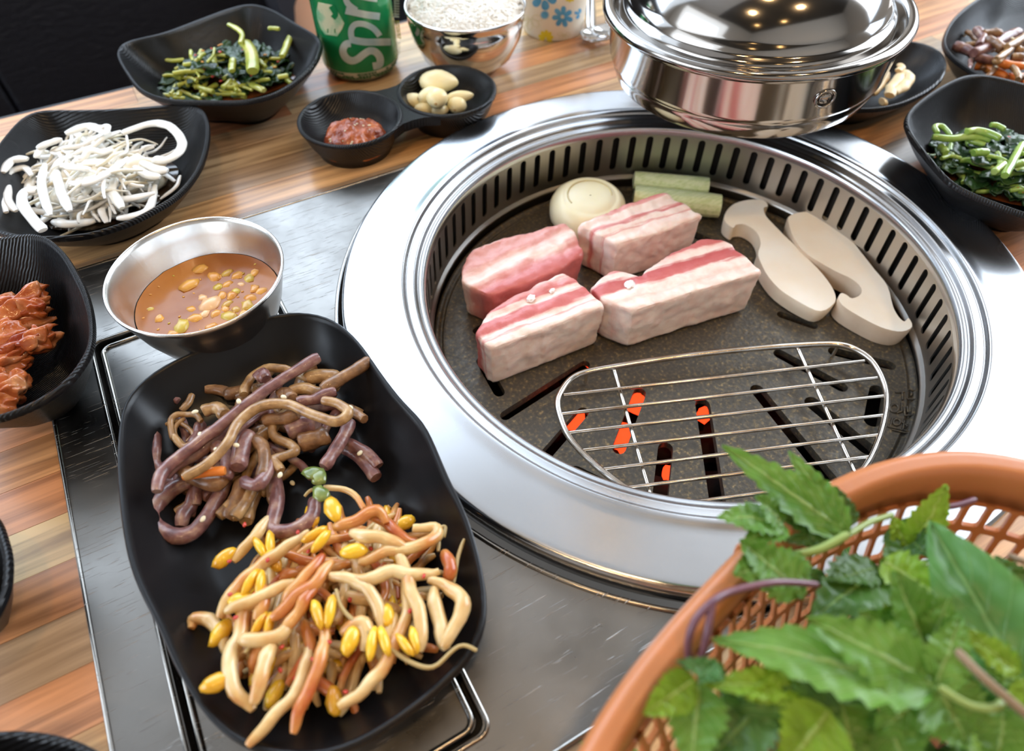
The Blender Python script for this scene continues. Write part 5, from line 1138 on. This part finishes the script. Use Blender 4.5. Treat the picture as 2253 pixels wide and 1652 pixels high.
# --- leafy green kimchi (dish A and dish R3)
def wilted(c_, l, wd, an, z_, m, seed):
    nu, nv = 10, 6; v = []
    for i in range(nu+1):
        for j in range(nv+1):
            u = i/nu-.5; w2 = (j/nv-.5)*2; prof_ = math.sqrt(max(.02, 1-(2*u)**2)); x = u*l; y_ = w2*wd*prof_
            zz = .0030*noise.noise((x*170+seed, y_*170, seed))+.0018*noise.noise((x*420+seed, y_*420, seed*2)); y_ += .002*noise.noise((x*200, seed, 0))
            v.append(c_+Vector((x*math.cos(an)-y_*math.sin(an), x*math.sin(an)+y_*math.cos(an), z_+zz)))
    return v, [(i*(nv+1)+j, i*(nv+1)+j+1, (i+1)*(nv+1)+j+1, (i+1)*(nv+1)+j) for i in range(nu) for j in range(nv)]
def greens(c2, rx_, ry_, ro, n_st, n_lf, stem_m, gname, ls, ll, h, traced=(), zs_=.009, r_=(.0010, .0021)):
    for i in range(n_lf):
        a = random.uniform(0, 2*PI); rr_ = math.sqrt(random.random()); x, y_ = rx_*rr_*math.cos(a), ry_*rr_*math.sin(a); c_ = Vector((c2.x+x*math.cos(ro)-y_*math.sin(ro), c2.y+x*math.sin(ro)+y_*math.cos(ro), 0))
        o = link('wilted_leaf', *wilted(c_, random.uniform(.014, .028), random.uniform(.003, .0075), random.uniform(0, PI), zs_+.001+h*(1-rr_**2)*random.uniform(.3, 1), 0, i*7.7), M['gleaf']); md = o.modifiers.new('thick', 'SOLIDIFY'); md.thickness = .0006
        tag(o, ll, 'greens', gname+' leaves')
    for i in range(n_st):
        a = random.uniform(0, 2*PI); rr_ = math.sqrt(random.random()); x, y_ = rx_*rr_*math.cos(a), ry_*rr_*math.sin(a); z_ = zs_+.001+h*(1-rr_**2)*random.uniform(.3, 1.05)
        p = Vector((c2.x+x*math.cos(ro)-y_*math.sin(ro), c2.y+x*math.sin(ro)+y_*math.cos(ro), z_)); an = random.uniform(0, 2*PI); l = random.uniform(.010, .024); cu = random.uniform(-1.2, 1.2); pts = []
        c0 = p.copy()
        for k in range(4): pts.append(p.copy()); an += cu/4; p = p+Vector((math.cos(an), math.sin(an), random.uniform(-.15, .15)))*l/3
        sh = c0-(pts[1]+pts[2])/2; pts = [q_+sh for q_ in pts]
        for q_ in pts: q_.z = max(q_.z, zs_)
        strand('green_stem', pts, random.uniform(*r_), M[stem_m], gname+' stems', ls, 'greens', wig=.0008)
    for i in range(26):
        a = random.uniform(0, 2*PI); rr_ = math.sqrt(random.random()); x, y_ = rx_*rr_*math.cos(a), ry_*rr_*math.sin(a); z_ = zs_+h*(1-rr_**2)+.0015
        o = link('chili_flake', *blob((c2.x+x*math.cos(ro)-y_*math.sin(ro), c2.y+x*math.sin(ro)+y_*math.cos(ro), z_), .0016, .0011, .0005, .3, i, i, 1), M['chili' if i % 3 else 'chili2']); tag(o, 'red chili flake on '+gname, 'chili flake', 'chili flakes on '+gname)
ga = at(505, 150, .018); gz = Vector((ga.x, ga.y, 0))
greens(gz, .050, .032, -.12, 80, 80, 'gstem', 'the green kimchi by the can', 'short yellow-green stem in the kimchi dish by the can', 'dark wilted leaf in the kimchi dish by the can', .024)
tra = [([(1110, 400), (1170, 410), (1240, 400)], .020, .0026), ([(1190, 520), (1260, 460), (1340, 430)], .022, .0036), ([(1200, 650), (1240, 560), (1260, 520)], .012, .0034), ([(1540, 165), (1590, 190), (1630, 230), (1620, 290)], .038, .0026), ([(1810, 190), (1880, 195)], .034, .0026), ([(1900, 380), (1930, 310), (1960, 240)], .026, .0036), ([(1670, 520), (1700, 570), (1780, 610)], .016, .0034), ([(1370, 650), (1400, 600), (1460, 570)], .014, .003), ([(1130, 655), (1250, 660)], .011, .0026), ([(1570, 400), (1560, 480)], .028, .0036), ([(1500, 590), (1560, 540)], .018, .003), ([(1870, 520), (1940, 510)], .018, .0034), ([(1650, 290), (1690, 350), (1700, 480)], .034, .0062)]
for pl, z_, r in tra: strand('green_stem', [Z1(x, y, z_) for x, y in pl], r*.8, M['gstem'], 'large stems on the green kimchi by the can', 'plump pale green stem on top of the kimchi by the can', 'greens', seg=10, flat=.7)
pool('kimchi_juice', 'red-brown juice under the green kimchi by the can', gz, .052, .036, -.12, .0095, M['redsauce'])
gb = at(2215, 352, .018); gbz = Vector((gb.x, gb.y, 0))
greens(gbz, .046, .034, -.9, 60, 90, 'gstem2', 'the green kimchi at the right edge', 'curved bright green stem in the kimchi dish at the right edge', 'dark wilted leaf in the kimchi dish at the right edge', .022)
Z6 = lambda X, Y, z: at(1900+X/3.442, Y/3.442, z)
trb = [([(520, 1035), (640, 1050), (760, 1040), (880, 1040), (960, 1060)], .028, .0030), ([(560, 1010), (540, 960), (600, 960), (660, 1030)], .029, .0024), ([(780, 1000), (850, 985), (950, 1010), (1030, 1050)], .032, .0030), ([(830, 1160), (940, 1150)], .030, .0036), ([(1070, 1330), (1130, 1220), (1200, 1090)], .030, .0034), ([(1010, 1410), (1120, 1430), (1215, 1450)], .014, .0048), ([(1100, 1300), (1215, 1290)], .024, .0038), ([(960, 945), (1010, 950), (1070, 980)], .030, .0024), ([(1120, 1250), (1215, 1230)], .028, .0034), ([(990, 1300), (1060, 1240)], .030, .003), ([(580, 1100), (620, 1160)], .022, .0034), ([(590, 1200), (660, 1180), (740, 1200)], .020, .002)]
for pl, z_, r in trb: strand('green_stem', [Z6(x, y, z_) for x, y in pl], r*.75, M['gstem2'], 'large stems on the green kimchi at the right', 'plump bright green stem on top of the kimchi at the right edge', 'greens', seg=10)
pool('kimchi_juice', 'dark juice under the green kimchi at the right edge', gbz, .048, .036, -.9, .0092, M['redsauce'])

# --- brown namul and carrot (dish R2)
trc = [([(680, 345), (760, 370), (830, 410)], .020, .0040, 'namul1'), ([(830, 400), (920, 370), (1060, 290), (1170, 250)], .026, .0044, 'namul1'), ([(850, 220), (900, 280), (880, 340)], .028, .0036, 'namul1'), ([(900, 250), (960, 250), (1040, 260)], .030, .0030, 'namul3'), ([(930, 290), (1000, 330), (1060, 370)], .030, .0034, 'namul3'), ([(840, 440), (980, 460), (1080, 460), (1215, 480)], .022, .0032, 'namul1'), ([(1000, 450), (1080, 400), (1150, 320), (1215, 300)], .030, .0026, 'namul2'), ([(1080, 360), (1150, 320), (1215, 290)], .032, .0030, 'namul2'), ([(1120, 430), (1215, 440)], .028, .003, 'namul3'), ([(1150, 370), (1215, 390)], .026, .003, 'namul2'), ([(990, 450), (1010, 470), (1060, 430)], .028, .0024, 'namul2')]
for pl, z_, r, mm in trc: strand('namul_stem', [Z6(x, y, z_) for x, y in pl], r, M[mm], 'brown namul in the top right dish', 'brown namul stem in the dish at the top right corner', 'vegetable', seg=10, wig=.001)
for pl, z_, r in [([(850, 490), (930, 510), (1000, 550), (1080, 590)], .016, .0038), ([(1020, 475), (1110, 495), (1215, 500)], .024, .0034), ([(1080, 590), (1150, 590), (1215, 590)], .014, .0038), ([(1190, 635), (1240, 640)], .012, .0036)]:
    strand('carrot_strip', [Z6(x, y, z_) for x, y in pl], r, M['carrot'], 'carrot strips in the top right dish', 'bright orange carrot strip in the dish at the top right corner', 'carrot', seg=8)
for i in range(34):
    X, Y = random.uniform(760, 1500), random.uniform(280, 600); p = Z6(X, Y, random.uniform(.012, .024)); an = random.uniform(-.6, 1); l = random.uniform(.015, .03); c0 = p.copy(); pts = []
    cu = random.uniform(-1.5, 1.5)
    for k in range(4): pts.append(p.copy()); an += cu/4; p = p+Vector((math.cos(an), math.sin(an), 0))*l/3
    strand('namul_stem', pts, random.uniform(.0014, .0028), M[random.choice(['namul1', 'namul2', 'namul3'])], 'brown namul in the top right dish', 'brown namul stem in the dish at the top right corner', 'vegetable', wig=.001)
for (X, Y, z_) in ((765, 268, .016), (1010, 505, .022), (1120, 530, .022), (1180, 545, .022), (1130, 290, .032)):
    o = link('sesame_seed', *blob(Z6(X, Y, z_), .0015, .001, .0007, .05, X, X, 2), M['sesame']); tag(o, 'sesame seed in the dish at the top right corner', 'sesame', 'sesame seeds in the top right dish')

# --- pale slices in dish R1
for i, (pl, z_, r) in enumerate([([(195, 720), (230, 640), (290, 570), (340, 560), (345, 600), (300, 660), (230, 700)], .020, .0042), ([(130, 775), (160, 770)], .016, .004), ([(270, 480), (285, 510), (265, 540)], .022, .0028), ([(60, 700), (120, 640), (170, 560)], .014, .0045)]):
    o = strand('mushroom_piece', [Z6(x, y, z_) for x, y in pl], r, M['tanbit'], None if i != 3 else None, ['curled pale tan slice showing beside the exhaust hood', 'pale tan crumb at the near rim of the dish behind the hood', 'small pale tan crumb close against the exhaust hood', 'pale tan slice hidden behind the exhaust hood'][i], 'food', seg=10, flat=.6, wig=.0015)

# --- red kimchi in dish C
GK = 'red kimchi pieces in the left edge dish'
Zk = lambda X, Y, z: at(X/2.664, 480+Y/2.664, z)
kp = [((120, 500), 150, 55, .034, .2), ((60, 580), 160, 50, .030, -.1), ((200, 530), 60, 30, .034, -.5), ((100, 650), 150, 40, .026, .1), ((120, 740), 150, 55, .032, 0), ((200, 720), 70, 60, .032, .3), ((60, 820), 120, 45, .028, .1), ((40, 900), 110, 40, .024, 0), ((60, 1010), 100, 60, .028, .4), ((20, 1090), 80, 50, .026, .2), ((-60, 560), 130, 70, .032, 0), ((-60, 720), 150, 80, .034, .3), ((-60, 880), 130, 70, .030, 0), ((-60, 1030), 120, 60, .026, .3), ((-200, 650), 120, 90, .03, 0), ((-200, 850), 130, 90, .03, .5)]
for i, (c_, a_, b_, z_, ro) in enumerate(kp):
    p = Zk(*c_, z_-.004); sc = (p-O).length/FPX/2.664; v, f = blob((0, 0, 0), a_*sc, b_*sc, .0052, .30, -YAW*0+ro+.1, i*5.3, 4, 1.8)
    v = [p+q_+Vector((0, 0, .0016*math.sin(q_.y*900+noise.noise(q_*90)*4))) for q_ in v]
    tag(link('kimchi_piece', v, f, M['kimchi']), 'glossy red-orange kimchi piece in the dish at the left edge', 'kimchi', GK)

# ------------------------------------------------------------------ orange basket
bk = empty('basket'); tag(bk, 'orange-brown plastic lattice basket heaped with green leaves', 'basket')
bc2 = Vector((-.126, -.2725, 0)); bth = .23; BA, BBb = .1295, .1000
def bpt(a, off, z, n=2.5):
    """rounded-rectangle basket: angle a, inward offset, height"""
    ca, sa = math.cos(a), math.sin(a); x = (BA-off)*math.copysign(abs(ca)**(2/n), ca); y_ = (BBb-off)*math.copysign(abs(sa)**(2/n), sa)
    return Vector((bc2.x+x*math.cos(bth)-y_*math.sin(bth), bc2.y+x*math.sin(bth)+y_*math.cos(bth), z))
# even spacing of parameter by arc length
tab = [0]; M_ = 1440
for k in range(M_): tab.append(tab[-1]+(bpt(2*PI*(k+1)/M_, 0, 0)-bpt(2*PI*k/M_, 0, 0)).length)
def bang(s):
    s = (s % 1.0)*tab[-1]; lo, hi = 0, M_
    while hi-lo > 1:
        md_ = (lo+hi)//2
        if tab[md_] <= s: lo = md_
        else: hi = md_
    return 2*PI*(lo+(s-tab[lo])/(tab[hi]-tab[lo]))/M_
BZ = .085
rim = [(-.0005, BZ-.011), (-.0022, BZ-.010), (-.0028, BZ-.004), (-.0015, BZ-.0008), (.0010, BZ+.0004), (.0024, BZ-.0004), (.0036, BZ+.0002), (.0052, BZ-.0010), (.0064, BZ-.0040), (.0072, BZ-.0100), (.0080, BZ-.0165), (.0062, BZ-.0168), (.0052, BZ-.010)]
NR = 220; v = []; f = []; ss = [bang(k/NR) for k in range(NR)]
for (o_, z_) in rim: v += [bpt(a, o_, z_) for a in ss]
for i in range(len(rim)-1): f += [(i*NR+k, i*NR+(k+1) % NR, (i+1)*NR+(k+1) % NR, (i+1)*NR+k) for k in range(NR)]
link('rim', v, [q_[::-1] for q_ in f], M['orange'], bk)
for s0 in (.2175, .2225, .4725, .4775, .7175, .7225, .965, .97):    # paired ribs moulded across the rim
    a = bang(s0); link('rim_rib', *tube(catmull([bpt(a, o_-.0004 if o_ < .002 else o_+.0003, z_+.0006) for o_, z_ in rim[:11]], 2), .0009, 6), M['orange'], bk)
# lattice wall: rows of rounded slots, tapering inward to the bottom
rows_ = [(BZ-.0165, BZ-.0275), (BZ-.0275, BZ-.0420), (BZ-.0420, BZ-.0560), (BZ-.0560, BZ-.0690), (BZ-.0690, BZ-.0780)]
NB = 88
def woff(z): return .0075+(BZ-.0165-z)*.33
mb = MB()
for (z1_, z0_) in rows_:
    hole = rrect(.13, .87, .09, .91, .13, 3); vo, tr = fill([(0, 0), (1, 0), (1, 1), (0, 1)], [hole])
    for c_ in range(NB):
        def W(x, y_, o2): z = z0_+(z1_-z0_)*y_; return bpt(bang((c_+x)/NB), woff(z)+o2, z)
        mb.add([W(p.x, p.y, 0) for p in vo], tr); mb.add([W(p.x, p.y, .0016) for p in vo], [t_[::-1] for t_ in tr])
        n = len(hole); mb.add([W(x, y_, 0) for x, y_ in hole]+[W(x, y_, .0016) for x, y_ in hole], [(i, i+n, (i+1) % n+n, (i+1) % n) for i in range(n)])
mb.build('lattice_wall', M['orange'], bk, smooth=False)
# bottom lattice
bz = .0068
ol = [bpt(bang(k/72), woff(bz)+.001, 0) for k in range(72)]; ol2 = [(p.x, p.y) for p in ol]; hs = []
for i in range(-9, 10):
    for j in range(-7, 8):
        x, y_ = i*.0105, j*.0105; cx, cy = bc2.x+x*math.cos(bth)-y_*math.sin(bth), bc2.y+x*math.sin(bth)+y_*math.cos(bth)
        sq = [(cx+a_*.0038*math.cos(bth)-b_*.0038*math.sin(bth), cy+a_*.0038*math.sin(bth)+b_*.0038*math.cos(bth)) for a_, b_ in ((-1, -1), (1, -1), (1, 1), (-1, 1))]
        if all(inside((cx+(p[0]-cx)*1.8, cy+(p[1]-cy)*1.8), ol2) for p in sq): hs.append(sq)
link('bottom_lattice', *slab(ol2, hs, bz-.002, bz), M['orange'], bk, smooth=False)
link('foot_ring', *tube([bpt(bang(k/80), woff(bz)+.002, .0033) for k in range(80)], .0033, 8, closed=True, caps=False), M['orange'], bk)

# ------------------------------------------------------------------ leaves in the basket
def leaflet(base, tip, wd, nrm, serr=.30, nt=9, curl=.12, fold=.18, seed=0.0, droop=.1, nu=34, nv=8, shape=.62):
    """one toothed leaf blade from base to tip; nrm is the way its face looks"""
    L_ = (tip-base).length; T = (tip-base).normalized(); Nn = (nrm-T*nrm.dot(T)).normalized(); B = T.cross(Nn); v = []; uv = []
    for i in range(nu+1):
        u = i/nu; w0 = (math.sin(PI*min(1, u**shape))**.8)*(1-.15*u) if 0 < u < 1 else 0.0
        tooth = 1+serr*(((u*nt) % 1.0)-.5)*(1 if u > .12 else 0)
        for j in range(nv+1):
            s = (j/nv-.5)*2; ww = wd*w0*(tooth if abs(s) > .9 else 1)*s
            h = fold*abs(ww)+droop*L_*(-(u-.4)**2)*1.2+curl*wd*noise.noise((u*3.2+seed, s*1.4, seed))+.0012*noise.noise((u*14, s*6+seed, 3))
            v.append(base+T*(u*L_+(.06*wd*abs(s) if abs(s) > .9 else 0))+B*ww+Nn*h); uv.append((u, s))
    f = [(i*(nv+1)+j, (i+1)*(nv+1)+j, (i+1)*(nv+1)+j+1, i*(nv+1)+j+1) for i in range(nu) for j in range(nv)]
    return v, f, uv
Z8 = lambda X, Y, z: at(1300+X/2.354, 950+Y/2.354, z)
UPN = Vector((-.25, -.1, 1)).normalized()
def leaf_thing(name, label, lobes, m, stem=None, group=None, cat='leaf', th=.0004):
    t = MB()
    for (b_, t_, w_, kw) in lobes:
        nr = (UPN+Vector((random.uniform(-.35, .35), random.uniform(-.35, .35), 0))).normalized(); v, f, uv = leaflet(b_, t_, w_, nr, seed=random.uniform(0, 50), **kw); t.add(v, f, 0, uv)
    o = t.build(name, m, uv=True); tag(o, label, cat, group)
    if stem: link('leaf_stalk', *tube(catmull(stem, 4), .0011, 8), M['lstem'], o)
    return o
K = {}
J = (1790, 1310)
sc8 = lambda w_, z: w_/2.354/FPX*(O.z-z)*1.28
def L8(label, lobes, mkey, name='herb_leaf', stem=None, kw=None):
    lb = []
    for (bx_, by_, bz_, tx_, ty_, tz_, w_) in lobes: lb.append((Z8(bx_, by_, bz_), Z8(tx_, ty_, tz_), sc8(w_, (bz_+tz_)/2)/2, kw or K))
    return leaf_thing(name, label, lb, M[mkey], [Z8(*p) for p in stem] if stem else None)
# dark bed of leaves filling the basket, then the ones that can be told apart
random.seed(5)
for i in range(190):
    a = random.uniform(0, 2*PI); rr_ = math.sqrt(random.random())*.86; z_ = .020+.062*random.random()*(1-.30*rr_); c_ = bc2+(bpt(a, .020, 0)-bc2)*rr_
    if c_.y > -.215 and c_.x > -.11 and random.random() < .75: continue
    c_.z = z_; an = random.uniform(0, 2*PI); l = random.uniform(.025, .05); d_ = Vector((math.cos(an), math.sin(an), random.uniform(-.15, .25)))
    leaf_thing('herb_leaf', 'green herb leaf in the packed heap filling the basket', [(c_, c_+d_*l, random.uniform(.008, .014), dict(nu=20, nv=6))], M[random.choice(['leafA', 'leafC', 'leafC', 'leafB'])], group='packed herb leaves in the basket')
L8('large toothed leaf with lobes meeting at a pale joint, middle of the basket', [(1790, 1310, .100, 640, 1050, .098, 330), (1790, 1310, .100, 1130, 960, .104, 270), (1790, 1310, .100, 1960, 1620, .094, 330), (1790, 1300, .100, 1930, 950, .104, 190), (1790, 1310, .1, 1480, 1560, .092, 250)], 'leafA', stem=[(1800, 1320, .100), (1950, 1410, .099), (2080, 1430, .098), (2140, 1390, .096)])
L8('upright green leaf with ragged lobes behind the middle joint', [(1740, 1130, .094, 1580, 730, .108, 300), (1740, 1130, .094, 1400, 930, .100, 200), (1740, 1130, .094, 1860, 860, .104, 170)], 'leafA')
L8('long pointed leaf reaching out over the wire rack', [(1330, 530, .088, 690, 65, .098, 210), (1330, 530, .088, 1030, 95, .096, 150)], 'leafA')
L8('small lobed leaf tip at the far left of the herb heap', [(1000, 470, .090, 665, 430, .094, 190), (1000, 470, .09, 860, 330, .095, 170), (1000, 480, .09, 800, 560, .092, 160)], 'leafA')
L8('dark leaf under the long pointed one', [(1330, 530, .086, 980, 430, .088, 180), (1310, 540, .085, 990, 560, .087, 100), (1330, 500, .086, 1270, 280, .091, 130)], 'leafC')
L8('folded leaf hanging over the basket rim at the left', [(1100, 840, .088, 780, 560, .094, 240), (950, 700, .088, 750, 730, .092, 200), (1000, 600, .088, 1100, 860, .090, 160)], 'leafA')
L8('bright yellow-green leaf standing against the lattice', [(1660, 600, .078, 1850, 280, .092, 200), (1640, 600, .078, 1560, 440, .084, 120)], 'leafB')
L8('yellow-green leaf below the lattice', [(1500, 660, .080, 1890, 900, .084, 210)], 'leafB')
L8('broad smooth leaf at the right of the basket', [(2330, 1480, .086, 1770, 460, .094, 400)], 'leafD', kw=dict(serr=0, nt=1, fold=.25, curl=.18, shape=.8))
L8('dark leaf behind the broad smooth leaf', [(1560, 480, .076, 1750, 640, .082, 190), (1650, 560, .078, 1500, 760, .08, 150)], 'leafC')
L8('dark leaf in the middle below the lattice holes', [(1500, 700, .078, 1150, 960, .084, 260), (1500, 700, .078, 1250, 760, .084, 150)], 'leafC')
L8('pale underside leaf tip peeking by the lattice holes', [(1220, 760, .076, 1060, 720, .082, 70)], 'leafD')
L8('small pale green leaf bent down at the left of the heap', [(700, 1260, .096, 450, 1185, .100, 90), (640, 1190, .098, 560, 1300, .098, 100)], 'leafD')
L8('long yellow-green leaf edge at the left front', [(1100, 1310, .094, 560, 1300, .096, 130), (1080, 1300, .094, 800, 1380, .096, 120)], 'leafB')
L8('bright leaf at the left edge of the basket', [(540, 1280, .094, 280, 1460, .094, 170)], 'leafB')
L8('tall dark leaf hanging in the front left of the basket', [(560, 1300, .092, 520, 1760, .088, 230)], 'leafA')
L8('dark leaf in the front of the basket beside the hanging leaf', [(900, 1400, .09, 620, 1680, .086, 250), (1300, 1440, .092, 760, 1440, .092, 200)], 'leafC')
L8('bright veined leaf at the bottom edge of the photo', [(1240, 1440, .094, 1000, 1760, .088, 280)], 'leafB')
L8('deep green leaf at the bottom, right of the bright one', [(1300, 1400, .09, 1400, 1760, .086, 260), (1540, 1500, .09, 1640, 1760, .086, 220)], 'leafA')
L8('long leaf at the lower right corner', [(2140, 1420, .094, 2100, 1800, .086, 200), (2240, 1300, .094, 1930, 1010, .098, 170)], 'leafA')
L8('narrow leaf crossing in front of the broad smooth leaf', [(2230, 1260, .096, 1900, 1000, .1, 120), (2230, 1270, .096, 2330, 1560, .092, 150)], 'leafB')
L8('ragged olive leaf at the right edge under the lattice', [(2300, 900, .084, 2100, 640, .086, 170)], 'leafC')
for pl, r, mm, lb in [([(1170, 790, .090), (950, 780, .096), (720, 830, .098), (620, 890, .100), (540, 980, .098), (505, 1080, .094), (505, 1180, .088)], .0011, 'pstem', 'purple stem arching over the left rim of the basket'), ([(630, 880, .100), (610, 1000, .098), (590, 1100, .094), (570, 1200, .088)], .0011, 'pstem', 'purple stem standing inside the arching one'),
                      ([(1890, 1130, .102), (2030, 1270, .102), (2180, 1400, .100), (2300, 1500, .098)], .0012, 'bstem', 'brown stem crossing the leaves at the right'), ([(2320, 690, .086), (2240, 670, .088), (2170, 640, .086)], .001, 'bstem', 'thin brown stem at the right edge of the basket'), ([(1990, 350, .080), (1900, 380, .080), (1800, 395, .080)], .0011, 'pstem', 'cut purple stem lying against the lattice holes'),
                      ([(1870, 690, .086), (1880, 800, .084), (1870, 940, .084)], .0010, 'lstem', 'pale stem with a pink tip at the middle of the basket'), ([(1340, 530, .088), (1440, 470, .084), (1560, 430, .080)], .0010, 'lstem', 'green stem running up to the lattice'), ([(1330, 530, .089), (1180, 610, .088), (1040, 640, .086)], .0014, 'lstem', 'bright green stem under the long pointed leaf')]:
    tag(link('herb_sprig', *tube(catmull([Z8(*p) for p in pl], 5), r, 8), M[mm]), lb, 'stem')
